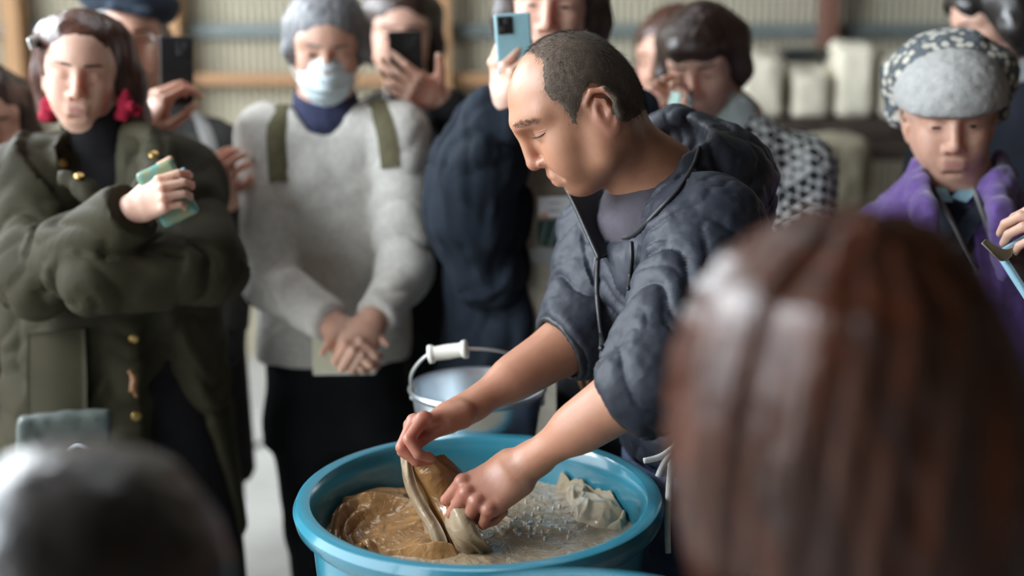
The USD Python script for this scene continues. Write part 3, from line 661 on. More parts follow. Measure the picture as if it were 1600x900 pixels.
# ------------------------------------------------------------------ pail with its bail and grip, on a stand behind the tub
b0 = W(746, 604, 2.16); BR = .123; bxx, byy, bzz = b0
pail = thing('metal_pail', 'zinc pail with a white-gripped wire bail behind the tub', 'pail', (bxx, byy, bzz - .24))
obj('pail_body', lathe([(.001, -.238), (.083, -.24), (.086, -.236), (BR - .004, -.012), (BR + .001, -.008), (BR + .004, -.002), (BR + .001, .003), (BR - .004, .001), (BR - .007, -.012), (.080, -.232), (.001, -.231)], 72, b0), 'zinc', pail, smooth=40)
obj('pail_water', lathe([(.0005, -.06), (.105, -.06)], 48, b0), 'zinc', pail)
e0, e1 = W(646, 612, 2.16), W(846, 622, 2.18)
for e in (e0, e1): obj('ear', rbox(e, (.006, .011, .014), .005), 'wire_steel', pail)
bail = spline([e0, W(642, 590, 2.13), W(655, 566, 2.10), W(675, 551, 2.08), W(725, 545, 2.07), W(770, 547, 2.08), W(805, 556, 2.10), W(838, 585, 2.14), e1], 70)
bw_ = obj('bail_wire', tube(bail, .0032), 'wire_steel', pail)
g0, g1 = W(669, 554, 2.08), W(731, 545, 2.07); gd = norm(g1 - g0); gl = np.linalg.norm(g1 - g0)
gp = np.array([g0 + gd * gl * t for t in (0, .02, .10, .14, .18, .5, .82, .86, .9, .98, 1)]); obj('grip', tube(gp, [.010, .0165, .0165, .015, .0125, .0135, .0125, .015, .0165, .0165, .010], 20), 'grip_white', bw_)
stand('pail_stand', 'low timber stand behind the tub, carrying the zinc pail', bxx, byy, bzz - .24, .14)

# ------------------------------------------------------------------ people: shared pieces
def torso_frame(hip, neck, yaw):
    z = norm(neck - hip); f = facing(yaw)[:, 0]; x = norm(f - z * (f @ z)); return np.stack([x, np.cross(z, x), z], 1), np.linalg.norm(neck - hip)
def body(p, hd, neck, arms=(), mt='skin_pale', male=False, h=.0044, hh=.0036, nr=(.050, .058), lean=(-.022, 0, -.05)):
    """one skin: head, neck, and each bare forearm with its hand. hd = (point, frame, scale); arms: (elbow, wrist, radii, hand arguments)"""
    t, R, s = hd; F = Field(); head_skin(F, R, t, s, male)
    a = t + R @ (V(*lean) * s); F.frame(np.eye(3), np.zeros(3)).rc(a, neck, nr[0], nr[1], .03); F.rc(neck + V(0, 0, .01), neck - V(0, 0, .10), nr[1], .085, .04)
    hm = F.mesh(h); ms = [hm]
    for el, wr, rad, ha in arms:
        G = Field(); G.rc(el, wr, rad[0], rad[1], .01)
        hand(G, wr, **ha); ms.append(G.mesh(hh))
    return hm, obj('body', join(*ms), mt, p)
def hair_shell(R, t, s, cap=((-.014, 0, .042), (.110, .090, .100)), face=((.105, 0, -.045), (.062, .072, .118)), extra=None, h=.0055, seed=0, groove=.0035, low=-.05):
    F = Field().frame(R, t, s); F.el(*cap, .02)
    if extra: extra(F, 'u')
    if face: F.el(face[0], face[1], .012, op='s')
    F.rc((.02, 0, low - .05), (-.03, 0, low - .05), .07, .05, .02, op='s') if low is not None else None
    if extra: extra(F, 'v')
    m = F.mesh(h); v, f = m; q = (v - t) @ R; n = vnormals(m)
    d = (fbm(q * V(75, 75, 9) + 11, 3, seed) - .5) * 2 * groove + (noise(q * V(18, 18, 6), seed + 4) - .5) * groove
    return v + n * d[:, None], f
def buttons(p, m, spots, r=.0075, mt='gold_metal', name='button'):
    for x, y in spots:
        h_ = hit(m, x, y)
        if h_:
            c, n = h_; obj(name, tube([c - n * .001, c + n * .002, c + n * .0045], [r * .95, r, r * .8], 18), mt, p)
def ribbon(pts, normals, w, t):
    """a strap of width w laid along pts"""
    P = np.asarray(pts, float); N = np.asarray(normals, float); T = np.gradient(P, axis=0); T /= np.linalg.norm(T, axis=1)[:, None]
    B = np.cross(T, N); B /= np.linalg.norm(B, axis=1)[:, None]; q = np.linspace(-1, 1, 7)
    return slab(P[:, None] + B[:, None] * (q * w / 2)[None, :, None] - N[:, None] * (.12 * w * q ** 4)[None, :, None], t)
def strap_on(m, pix, w, t=.004, lift=.004, n=26):
    pix = spline(pix, n); a = [hit(m, x, y) for x, y in pix]; a = [x for x in a if x]
    P = smooth_path(np.array([x[0] + x[1] * lift for x in a]), 6); N = np.array([x[1] for x in a]); N = smooth_path(N, 8); N /= np.linalg.norm(N, axis=1)[:, None]
    return ribbon(P, N, w, t)
I3, O3 = np.eye(3), np.zeros(3)

# ------------------------------------------------------------------ the man at the tub
man = thing('person', 'person in dark zipped jacket bending over the blue tub, sleeves pushed up', 'person', (W(1085, 700, 2.0)[0], W(1085, 700, 2.0)[1], 0))
MH, MHR, MS = W(907, 160, 1.85) + facing(-83, 32) @ V(-.006, 0, -.006), facing(-83, 32, -2), 1.04
MN, MHIP = W(1030, 292, 1.925), W(1090, 655, 2.02)
SL, EL, WL = W(1108, 362, 1.78), W(1010, 598, 1.64), W(822, 724, 1.755)
SR, ER, WR = W(950, 365, 2.08), W(903, 528, 1.95), W(724, 641, 1.855)
F = Field(); head_skin(F, MHR, MH, MS, True)
F.frame(MHR, MH, MS).rc((.02, .055, -.075), (.0, .05, -.02), .016, .02, .03).rc((.02, -.055, -.075), (.0, -.05, -.02), .016, .02, .03)
F.el((-.050, 0, -.012), (.030, .050, .045), .03)
a = MH + MHR @ (V(-.012, 0, -.052) * MS)
F.frame(I3, O3).rc(a, MN, .052, .066, .035).rc(MN, MN + V(.02, 0, -.10), .068, .10, .04)
for y in (.045, -.045): F.rc(MH + MHR @ (V(-.02, y * 1.25, -.045) * MS), MN + norm(MN * 0 + V(-.94, -.33, 0)) * .05 + V(0, 0, -.02), .014, .012, .03)
head_m = F.mesh(.0030)
def forearm(el, wr, bulge, dn):
    d = norm(wr - el); G = Field()
    G.rc(el - d * .005, el + d * .02, .038, .042, .02).rc(el, wr, .040, .0255, .02, flat=(dn, .92))
    G.rc(el + d * .03 + bulge * .008, el + d * .14 + bulge * .004, .034, .026, .03).rc(el + d * .02 - bulge * .006, el + d * .12 - bulge * .002, .032, .025, .03)
    return G, d
G1, dL = forearm(EL, WL, V(0, 0, 1), UPV)
knL = W(724, 786, 1.735); tipsL = hand(G1, WL, knL - WL, V(-.25, -.72, .62), False, 1.02, curls=[(42, 76, 42), (48, 80, 42), (54, 84, 46), (62, 88, 50)], thumb=((.75, .40, -.62), (.86, .02, -.55), (.80, -.1, -.62)), k=.0015)
arm_l = G1.mesh(.0027)
G2, dR = forearm(ER, WR, V(0, 0, 1), UPV)
knR = W(652, 664, 1.80); tipsR = hand(G2, WR, knR - WR, V(-.25, .45, .85), True, 1.02, curls=[(30, 74, 42), (40, 80, 45), (48, 82, 45), (54, 80, 45)], tp=[W(688, 668, 1.80), W(662, 684, 1.785), W(643, 704, 1.79)], k=.0015)
arm_r = G2.mesh(.0027)
mbody = obj('body', join(head_m, arm_l, arm_r), 'skin_man', man)
ML = lambda v: (v - MH) @ MHR / MS
def poly_sd(P, q):
    """signed distance, positive inside, of 2-D points q to the polygon P"""
    P = np.asarray(P, float); d = np.full(len(q), 1e9); ins = np.zeros(len(q), bool)
    for a, b in zip(P, np.roll(P, -1, 0)):
        e = b - a; t = np.clip(((q - a) @ e) / (e @ e), 0, 1); d = np.minimum(d, np.linalg.norm(q - a - t[:, None] * e, axis=1))
        c = (a[1] > q[:, 1]) != (b[1] > q[:, 1]); ins ^= c & (q[:, 0] < (b[0] - a[0]) * (q[:, 1] - a[1]) / (b[1] - a[1] + 1e-12) + a[0])
    return np.where(ins, d, -d)
HP = [(826, 84), (843, 93), (847, 112), (845, 140), (857, 156), (874, 165), (886, 180), (893, 196), (904, 199), (906, 178), (913, 150), (924, 133), (940, 138), (951, 158), (953, 178), (962, 191), (985, 193), (1000, 182), (1040, 160), (1010, 20), (880, 0), (815, 50)]
def hair_w(v):
    q = ML(v); q[:, 1] = np.abs(q[:, 1]); x, y, _ = PX((q * MS) @ MHR.T + MH); return poly_sd(HP, np.stack([x, y], 1)) / 1000 + (noise(q * 210, 3) - .5) * .005 + (noise(q * 60, 4) - .5) * .006
hm_ = patch(head_m, hair_w, lambda v: .0010 + .0008 * noise(ML(v) * 160, 2), .012, .0004)
obj('hair', hm_, 'hair_buzz', man)
def strands(name, m, wfn, frame, n, length, mt, p, seed, flow, lift=.5, width=.00035):
    v, f = np.asarray(m[0]), np.asarray(m[1]); f = f if f.shape[1] == 3 else np.vstack([f[:, :3], f[:, [0, 2, 3]]]); rng = np.random.default_rng(seed)
    c = v[f].mean(1); w = wfn(c); w = np.where(w < -.002, -.003, w); A = np.linalg.norm(np.cross(v[f[:, 1]] - v[f[:, 0]], v[f[:, 2]] - v[f[:, 0]]), axis=1) * np.clip((w + .003) / .018, 0, 1)
    i = rng.choice(len(f), n, p=A / A.sum()); b = rng.dirichlet((1, 1, 1), n); P0 = (v[f[i]] * b[..., None]).sum(1); nr = vnormals((v, f))[f[i]].mean(1); nr /= np.linalg.norm(nr, axis=1)[:, None]
    fl = flow(P0); fl = fl - nr * (fl * nr).sum(1)[:, None]; fl /= np.linalg.norm(fl, axis=1)[:, None] + 1e-9; fl += rng.normal(0, .25, fl.shape)
    L = length * rng.uniform(.6, 1.2, n)[:, None]; pts = np.stack([P0, P0 + L * .5 * (nr * lift + fl * .7), P0 + L * (nr * lift * .8 + fl * 1.2)], 1).reshape(-1, 3)
    path = numbered(str(p.GetPath()) + '/' + name); off = BASE[str(p.GetPath())]
    cv = UsdGeom.BasisCurves.Define(stage, path); cv.CreateTypeAttr('linear'); cv.CreatePointsAttr(Vt.Vec3fArray.FromNumpy((pts - off).astype(np.float32))); cv.CreateCurveVertexCountsAttr(Vt.IntArray.FromNumpy(np.full(n, 3, np.int32)))
    cv.CreateWidthsAttr(Vt.FloatArray.FromNumpy(np.tile(np.array([width, width * .8, width * .3], np.float32), n))); cv.SetWidthsInterpolation('vertex')
    UsdShade.MaterialBindingAPI.Apply(cv.GetPrim()).Bind(LK[mt]); return tag(cv.GetPrim(), kind='stuff')
strands('hair_strands', head_m, hair_w, None, 14000, .0065, 'hair_stubble', man, 7, lambda P: (V(.5, 0, -.6) @ MHR.T)[None] + 0 * P, .8, .00022)
face_patches(man, head_m, MHR, MH, MS, 'lip', None, 'down', .0022)
for q_ in ([(832, 216), (838, 215), (845, 212), (852, 207)],): obj('eyelashes', tube(smooth_path(along(head_m, q_, .0006, 16)), [.0006] * 3 + [.0013] * 10 + [.0006] * 3, 6), 'hair_stubble', man)
obj('eyelid_crease', tube(smooth_path(along(head_m, [(836, 208), (844, 205), (853, 202)], .0001, 14)), .0007, 6), 'lip', man)
brow_w_ = lambda v: (lambda xy: .0030 - np.abs(xy[1] - (197 - .22 * (xy[0] - 805))) / 1000 - np.maximum(np.abs(xy[0] - 822) - 17, 0) / 1000 - .02 * (ML(v)[:, 1] < 0))(PX(v))
strands('eyebrow_hairs', head_m, brow_w_, None, 260, .006, 'hair_stubble', man, 9, lambda P: (V(-.5, .8, .35) @ MHR.T)[None] + 0 * P, .25, .0003)
vb = np.vstack([head_m[0], arm_l[0], arm_r[0]]); qb = ML(vb); hd_ = qb[:, 2] > -.13
fl_ = np.where(hd_ & (np.linalg.norm(qb, axis=1) < .2), .55 * sstep(.074, .084, np.abs(qb[:, 1])) * (qb[:, 0] < .03) + .45 * np.exp(-(np.linalg.norm(qb - V(.112, 0, -.035), axis=1) / .022) ** 2) + .28 * np.exp(-(np.linalg.norm(np.abs(qb) - V(.075, .04, .02), axis=1) / .03) ** 2), 0)
for wr_, kn_ in ((WL, knL), (WR, knR)): fl_ = np.maximum(fl_, .55 * sstep(.02, .10, (vb - wr_) @ norm(kn_ - wr_)) * (np.linalg.norm(vb - kn_, axis=1) < .13) + .25 * (np.linalg.norm(vb - wr_, axis=1) < .3) * ~(np.linalg.norm(vb - MH, axis=1) < .3))
flush(mbody, fl_)

TFr, TL = torso_frame(MHIP, MN, -70.6)
JF = Field().frame(TFr, MHIP)
JF.stack([(-.05, -.01, 0, .128, .170), (.08, .0, 0, .128, .172), (.22, .0, 0, .128, .182), (.32, .0, 0, .122, .180), (TL - .04, -.005, 0, .095, .135), (TL + .015, -.01, 0, .072, .085)], .03, 2.2)
JF.frame(I3, O3)
fw = TFr[:, 0]
for S_, E_, d_, n_, r_ in ((SL, EL, dL, 1, .068), (SR, ER, dR, -1, .064)):
    JF.rc(MN + (S_ - MN) * .3 - V(0, 0, .015), S_, .068, .074, .04).rc(S_, E_, .078, r_ * .98, .035).rc(E_, E_ + d_ * .05, r_ * .98, r_ * .92, .02)
    JF.rc(S_ + (MHIP - S_) * .12 - fw * .01, MHIP + TFr @ V(0, .10 * n_, .16), .065, .05, .05)
# hood lying on the back
nape = W(1048, 215, 2.0)
JF.line([W(1068, 268, 1.865), W(1092, 262, 1.90), W(1108, 262, 1.97), W(1085, 262, 2.04)], [.034, .05, .055, .045], .03)
JF.el(W(1128, 278, 1.975), (.088, .10, .075), .04, rot=TFr)
JF.rc(W(1085, 232, 1.93), W(1075, 226, 2.0), .034, .036, .03)
JF.rc(W(1050, 225, 2.01), W(1034, 218, 2.03), .026, .022, .02)
JF.line([W(1030, 200, 2.035), W(1052, 198, 2.03), W(1082, 208, 2.0), W(1120, 236, 1.97)], [.016, .024, .030, .035], .02)
JF.rc(W(1148, 330, 1.90), W(1160, 335, 2.0), .05, .055, .04)
# opening at the throat
JF.rc(MN + V(0, 0, .10) - fw * .0, MN - V(0, 0, .02), .074, .070, .015, op='s')
JF.rc(W(1000, 270, 1.87), W(950, 375, 1.865), .058, .012, .02, op='s')
JF.el(W(1052, 222, 1.97), (.05, .07, .045), .015, rot=TFr, op='s')
for E_, d_ in ((EL, dL), (ER, dR)): JF.plane(E_ + d_ * .032, d_, .11, .004)
JF.frame(TFr, MHIP).plane((0, 0, -.04), (0, 0, -1), .4)
jm = JF.mesh(.0042)
sleeve = lambda v: 1.0 * sstep(.03, .10, np.linalg.norm(v - MN, axis=1))
jm = folds(jm, [(SL, EL + dL * .06, .07), (SR, ER + dR * .06, .07), (MHIP, MN, .13)], .026, 17, 4.5, 4, .5, sleeve)
jm = drape(jm, .004, 40, 30, 6)
jk_ = obj('jacket', jm, 'nylon_grey', man)
# t-shirt
TF = Field().frame(TFr, MHIP).stack([(.1, 0, 0, .108, .155), (.3, 0, 0, .105, .155), (TL - .06, .004, 0, .088, .12), (TL - .01, .012, 0, .072, .082)], .02, 2.2).frame(I3, O3).rc(MN + fw * .012 - V(0, 0, .05), MN + fw * .010 + V(0, 0, .004), .09, .076, .02)
TF.rc(MN + V(0, 0, .10), MN - V(0, 0, .005) + fw * .006, .07, .0705, .004, op='s').plane(MN + V(0, 0, .012), V(.25, .1, 1), .15)
obj('t_shirt', TF.mesh(.005), 'tee_mauve', man)
for E_, d_, r_ in ((EL, dL, .064), (ER, dR, .061)):
    CF = Field().rc(E_ + d_ * .022, E_ + d_ * .038, r_ + .0015, r_ - .001, .004).plane(E_ + d_ * .043, d_, .11).plane(E_ + d_ * .024, -d_, .11).rc(E_, E_ + d_ * .1, r_ - .010, r_ - .013, .002, op='s')
    obj('cuff', drape(CF.mesh(.004), .003, 40, 40, 3), 'nylon_dark', jk_)
# far collar half standing up, with the zip along its edge
C1 = grid_spline([[W(881, 288, 1.935), W(897, 318, 1.92), (W(916, 360, 1.90)), W(937, 404, 1.875)], [W(912, 287, 1.985), W(920, 320, 1.955), W(932, 360, 1.92), W(942, 402, 1.88)], [W(942, 288, 2.0), W(945, 325, 1.975), W(947, 360, 1.935), W(948, 400, 1.885)]], 26, 40)
obj('collar', slab(C1, .006), 'nylon_grey', jk_)
obj('zip', tube(smooth_path(np.array([W(*q) for q in spline([(881, 287, 1.932), (897, 318, 1.917), (916, 360, 1.897), (936, 404, 1.868)], 24)])), .0042, 8), 'zip_black', jk_)
zp = along(jm, [(936, 400), (934, 450), (936, 505), (942, 545)], .002, 40); obj('zip', tube(smooth_path(zp, 8), .0045, 8), 'zip_black', jk_)
hz = hit(jm, 936, 402)
if hz: obj('zip_pull', tube([hz[0] + hz[1] * .006, hz[0] + hz[1] * .008 - V(0, 0, .02), hz[0] + hz[1] * .008 - V(0, 0, .034)], [.003, .004, .003], 8), 'zip_metal', jk_)
zc = along(jm, [(936, 398), (945, 382), (962, 374), (985, 372), (1000, 362), (1030, 330), (1062, 296), (1082, 262), (1092, 232)], .002, 60); obj('hood_edge', tube(smooth_path(zc, 8), .0038, 8), 'nylon_dark', jk_)
zc = along(jm, [(988, 380), (988, 400), (986, 425), (984, 452)], .002, 24); obj('pocket_zip', tube(smooth_path(zc, 5), .003, 8), 'zip_black', jk_)
# jeans, apron, ties
PF = Field(); leg_pair(PF, MHIP + V(.02, .02, -.03), -70, .09, (.10, .07, .055)); PF.frame(TFr, MHIP).stack([(-.16, -.02, 0, .115, .16), (-.02, -.01, 0, .118, .162), (.06, 0, 0, .11, .15)], .04)
jm2 = drape(PF.mesh(.009), .006, 16, 9, 3); obj('jeans', jm2, 'denim', man); shoes(man, MHIP, -70)
AF = Field().frame(TFr, MHIP).stack([(-.42, .0, 0, .150, .178), (-.2, .0, 0, .140, .178), (-.045, -.0, 0, .126, .168)], .01, 2.2, thick=.012)
obj('work_apron', drape(AF.mesh(.008), .006, 14, 5, 9), 'apron_blue', man)
for q in ([(1075, 676, 1.80), (1050, 674, 1.80), (1030, 670, 1.79), (1008, 662, 1.79)], [(1072, 690, 1.80), (1055, 698, 1.79), (1035, 712, 1.785), (1006, 720, 1.78)], [(1060, 690, 1.80), (1045, 712, 1.785), (1032, 735, 1.78), (1028, 745, 1.78)], [(1052, 700, 1.80), (1046, 760, 1.79), (1043, 820, 1.79), (1044, 864, 1.79)]):
    obj('apron_tie', tube(spline([W(*z) for z in q], 24), np.linspace(.0058, .0045, 24), 8), 'cord_white', man)

# ------------------------------------------------------------------ grey sweater, mask, backpack
d = 2.62; g = thing('person', 'grey-haired person in a grey knit sweater and pale mask, hands clasped', 'person', (W(520, 600, d)[0], W(520, 600, d)[1], 0))
GH, GR, GS = W(510, 70, d), facing(8, 16, 2), .94; GN = W(510, 172, d + .05); GHIP = V(GN[0] + .005, GN[1] + .02, GN[2] - .60)
eL, wL = W(424, 440, 2.60), W(521, 508, 2.47); eR, wR = W(632, 430, 2.60), W(583, 500, 2.46)
hm, _ = body(g, (GH, GR, GS), GN, [(eL, wL, (.035, .026), dict(fwd=W(548, 548, 2.42) - wL, dorsal=V(-.2, -1, .25), right=True, s=.95, curl=(42, 62, 35), spread=1)),
                                  (eR, wR, (.035, .026), dict(fwd=W(552, 560, 2.40) - wR, dorsal=V(.2, -1, .2), right=False, s=.95, curl=(50, 75, 40), spread=1))], 'skin_warm')
obj('hair', hair_shell(GR, GH, GS, ((-.016, 0, .045), (.110, .092, .096)), ((.108, 0, -.046), (.060, .076, .112)), lambda F, ph: (F.line([(-.01, .075, .04), (.02, .084, -.01), (.015, .080, -.035)], [.03, .018, .010], .02), F.line([(-.01, -.075, .04), (.02, -.084, -.01), (.015, -.080, -.04)], [.03, .018, .010], .02)) if ph == 'u' else None, seed=3, low=-.035, groove=.003), 'hair_grey', g)
face_patches(g, hm, GR, GH, GS, brow='hair_grey')
def mk(v):
    q = (v - GH) @ GR / GS; return np.minimum(np.minimum(-.010 - q[:, 2] + .25 * np.clip(q[:, 0] - .085, 0, 1), q[:, 2] + .118), q[:, 0] - .022)
MF = Field().frame(GR, GH, GS).el((.058, 0, -.058), (.060, .066, .062), .01).rc((.10, 0, -.015), (.112, 0, -.06), .012, .018, .03).el((.062, 0, -.1), (.04, .04, .028), .02).plane((.02, 0, 0), (-1, 0, 0), .2).plane((.05, 0, -.008), (-.18, 0, 1), .2, .004)
mm = MF.mesh(.004); v = mm[0]; mm = (v + vnormals(mm) * (.0016 * np.sin(((v - GH) @ GR)[:, 2] * 260))[:, None], mm[1]); fm_ = obj('face_mask', mm, 'mask_blue', g)
for y in (-1, 1): obj('mask_loop', tube(spline([GH + GR @ V(.03, .066 * y, -.03), GH + GR @ V(-.002, .083 * y, -.01), GH + GR @ V(-.022, .092 * y, .004), GH + GR @ V(-.010, .084 * y, -.035), GH + GR @ V(.03, .062 * y, -.075)], 24), .0016, 6), 'mask_blue', fm_)
R = facing(4); SF = Field().frame(R, GN)
SF.stack([(-.575, .0, 0, .125, .180), (-.48, .0, 0, .128, .178), (-.30, .0, 0, .12, .160), (-.16, .0, 0, .115, .176), (-.07, .0, 0, .092, .165), (.0, 0, 0, .068, .09)], .03, 2.3).frame(I3, O3)
for sh, e_, w_ in ((W(415, 212, d + .04), eL, wL), (W(622, 210, d + .04), eR, wR)):
    SF.rc(GN - V(0, 0, .05), sh, .06, .066, .04).rc(sh, e_, .070, .060, .018).rc(e_, w_, .060, .042, .015); dd = norm(w_ - e_); SF.plane(w_ - dd * .012, dd, .075)
SF.frame(I3, O3).rc(GN + V(0, 0, .10), GN - V(0, .012, .022), .082, .076, .01, op='s').plane(GN - V(0, 0, .575), (0, 0, -1), .5)
gm = folds(SF.mesh(.0072), [(W(415, 212, d), eL, .065), (eL, wL, .05), (W(622, 210, d), eR, .065), (eR, wR, .05), (GHIP, GN, .14)], .016, 12, 5, 12, .8)
obj('sweater', gm, 'grey_knit', g)
CF = Field().rc(GN - V(0, 0, .02), GN + V(0, -.006, .045), .084, .068, .01).rc(GN + V(0, 0, .12), GN - V(0, 0, .02), .056, .056, .004, op='s').plane(GN + V(0, 0, .042), (0, -.3, 1), .14); obj('shirt_collar', drape(CF.mesh(.005), .004, 30, 30, 2), 'navy_collar', g)
obj('backpack_strap', strap_on(gm, [(448, 152), (436, 180), (432, 220), (434, 252), (436, 285)], .042), 'olive_strap', g); obj('backpack_strap', strap_on(gm, [(583, 150), (594, 175), (603, 205), (608, 240), (610, 262)], .042), 'olive_strap', g)
BF = Field().frame(R, GN).box((-.150, 0, -.25), (.045, .14, .2), .04); obj('backpack', BF.mesh(.012), 'olive_strap', g)
PF = Field(); leg_pair(PF, GHIP + V(.012, 0, -.14), 5, .080, (.100, .070, .056)); PF.frame(R, GHIP).stack([(-.18, 0, 0, .12, .175), (-.05, 0, 0, .118, .17), (.06, 0, 0, .11, .165)], .05)
obj('trousers', drape(PF.mesh(.010), .008, 12, 4, 5), 'black_cloth', g); shoes(g, GHIP, 5, 'shoe_grey', .088)
bk = thing('notebook', 'cream notebook held behind the clasped hands', 'book', W(538, 556, 2.50)); Rb = facing(4, -8); obj('cover', rbox(W(538, 556, 2.51), (.006, .066, .038), .002, Rb), 'cream_paper', bk); obj('pages', rbox(W(538, 556, 2.51), (.0045, .064, .0395), .001, Rb), 'card_white', bk)

# ------------------------------------------------------------------ olive coat, arms crossed
d = 2.36; o = thing('person', 'person in an olive buttoned coat with crossed arms and red earrings', 'person', (W(150, 600, d)[0], W(150, 600, d)[1], 0))
OH, OR, OS = W(128, 111, d), facing(14, 6, 6), .90; ON = W(158, 222, d + .04); OHIP = V(ON[0] + .01, ON[1] + .01, ON[2] - .55)
ea, wa = W(62, 432, 2.25), W(208, 326, 2.12); eb_, wb = W(318, 412, 2.27), W(150, 440, 2.16)
hm, _ = body(o, (OH, OR, OS), ON, [(ea, wa, (.035, .026), dict(fwd=W(238, 310, 2.10) - wa, dorsal=V(-.1, -1, .35), right=True, s=.82, curls=[(35, 50, 28), (42, 58, 30), (44, 60, 30), (46, 60, 30)], spread=4, thumb=((.62, .70, -.35), (.8, .5, -.3), (.9, .3, -.3))))], 'skin_pale')
face_patches(o, hm, OR, OH, OS, brow='hair_dark_brown')
def ohair(F, ph):
    if ph == 'u':
        F.line([(-.03, .06, .06), (-.02, .098, -.02), (-.01, .112, -.10), (.05, .14, -.155), (.075, .18, -.19)], [.05, .036, .034, .028, .012], .03)
        F.line([(-.03, -.06, .06), (-.03, -.082, -.02), (-.05, -.07, -.10)], [.045, .026, .03], .03); F.line([(-.07, 0, .04), (-.08, 0, -.06), (-.06, .05, -.15)], [.06, .06, .045], .03)
oh_ = obj('hair', hair_shell(OR, OH, OS, ((-.016, 0, .040), (.106, .090, .096)), ((.112, -.010, -.040), (.074, .074, .120)), ohair, seed=8, low=None), 'hair_auburn', o)
c = OH + OR @ V(.035, -.088, .05); obj('hair_clip', rbox(c, (.028, .005, .012), .004, OR @ rot('x', 20)), 'wire_steel', oh_)
for q in (W(79, 172, 2.355), W(198, 170, 2.34)):
    F = Field(); rng = np.random.default_rng(3)
    for i in range(16): F.el(q + rng.normal(0, 1, 3) * V(.007, .007, .014), (.009, .008, .011), .008)
    m = F.mesh(.0035); obj('earring', drape(m, .003, 120, 120, 4), 'red_yarn', o)
R = facing(10); KF = Field().frame(R, ON).stack([(-1.02, 0, .01, .165, .235), (-.6, 0, .01, .138, .212), (-.4, 0, 0, .12, .185), (-.3, 0, 0, .11, .168), (-.1, 0, 0, .095, .14), (0, 0, 0, .068, .075), (.05, .008, 0, .06, .063)], .02).frame(I3, O3).rc(ON, ON + (OH - ON) * .30, .070, .062, .02).plane(ON + (OH - ON) * .50, OH - ON, .1); kd = drape(KF.mesh(.010), .006, 14, 3, 3); obj('dress', kd, 'black_knit', o)
CF = Field().frame(R, ON).stack([(-.86, 0, -.01, .190, .262), (-.6, 0, -.005, .168, .240), (-.40, 0, 0, .152, .225), (-.2, 0, 0, .135, .212), (-.08, 0, 0, .112, .185), (.005, -.01, 0, .085, .11)], .03, 2.2).frame(I3, O3)
for sh, e_, w_ in ((W(50, 292, d), ea, wa), (W(272, 284, d + .06), eb_, wb)):
    CF.rc(ON - V(0, 0, .05), sh, .068, .080, .05).rc(sh, e_, .088, .078, .04).rc(e_, w_, .076, .052, .03)
dd = norm(wa - ea); CF.plane(wa - dd * .004, dd, .08)
CF.rc(ON + V(0, 0, .12), ON, .072, .07, .01, op='s')
CF.frame(R, ON)
for k in range(7): CF.rc((.165 - .002 * k, .105 + .014 * k, -.33 - .08 * k), (.163 - .002 * k, .119 + .014 * k, -.41 - .08 * k), .040 + .0125 * k, .0525 + .0125 * k, .010, op='s')
CF.frame(I3, O3)
# lapels and collar
CF.line([W(128, 200, 2.40), W(112, 232, 2.30), W(120, 275, 2.24), W(165, 322, 2.20)], [.022, .030, .028, .018], .02).line([W(205, 205, 2.38), W(248, 232, 2.30), W(250, 275, 2.23), W(222, 300, 2.20)], [.020, .034, .030, .016], .02)
CF.frame(R, ON).rc((.105, -.005, .02), (.165, .030, -.185), .064, .022, .010, op='s').rc((.14, -.005, -.02), (.19, .030, -.185), .064, .022, .010, op='s').frame(I3, O3).plane(ON - V(0, 0, .855), (0, 0, -1), .6)
cm = CF.mesh(.0078); cm = folds(cm, [(W(45, 275, d), ea, .08), (ea, wa, .065), (W(285, 262, d), eb_, .08), (eb_, wb, .065), (OHIP, ON, .16)], .036, 11, 4.5, 21, .6, lambda v: .35 + .65 * sstep(1.15, 1.02, v[:, 2]) * 0 + .65 * sstep(.55, .8, v[:, 2])); oc_ = obj('coat', cm, 'olive_cloth', o)
buttons(oc_, cm, [(241, 243), (222, 277), (98, 256), (124, 276), (209, 529), (213, 650)], .0095)
pk = [hit(cm, x, y) for x, y in ((52, 520), (92, 516), (134, 512), (50, 580), (92, 580), (136, 578), (50, 648), (92, 650), (138, 646))]
if all(pk): obj('pocket', slab(grid_spline([[q[0] + q[1] * .010 for q in pk[i * 3:i * 3 + 3]] for i in range(3)], 12, 12), .008), 'olive_cloth', oc_)
for q in ([(224, 560), (232, 575), (226, 592)], [(236, 566), (230, 582), (236, 600)]): obj('charm', tube(spline([hit(kd, x, y)[0] + V(0, -.09, 0) for x, y in q], 12), [.004] * 3 + [.007] * 5 + [.004] * 4, 10), 'leather_tan', o)
LF = Field(); leg_pair(LF, OHIP + V(0, 0, -.2), 10, .085, (.075, .06, .05)); obj('trousers', LF.mesh(.012), 'black_cloth', o); shoes(o, OHIP, 10)
ph = thing('pouch', 'small teal and ochre patterned pouch held against the olive coat', 'pouch', W(258, 308, 2.115)); m = Field().frame(facing(10) @ rot('x', 25), W(262, 302, 2.125)).box((0, 0, 0), (.008, .036, .055), .008).mesh(.004); obj('pouch_body', m, 'teal_case', ph); obj('pouch_clasp', rbox(W(282, 272, 2.112), (.004, .012, .008), .003, facing(10) @ rot('x', 25)), 'phone_aqua', ph)
bg = thing('shopping_bag', 'pale grey-green bag hanging by the hem of the olive coat', 'bag', W(112, 710, 2.26)); m = Field().frame(facing(14), W(106, 712, 2.25)).box((0, 0, 0), (.020, .085, .085), .012).mesh(.007); obj('bag_body', drape(m, .012, 16, 10, 3), 'bag_pale', bg)
obj('bag_handle', tube(spline([W(104, 712, 2.205), W(122, 698, 2.20), W(136, 704, 2.20), W(148, 740, 2.205)], 24), .0042, 8), 'card_white', bg)

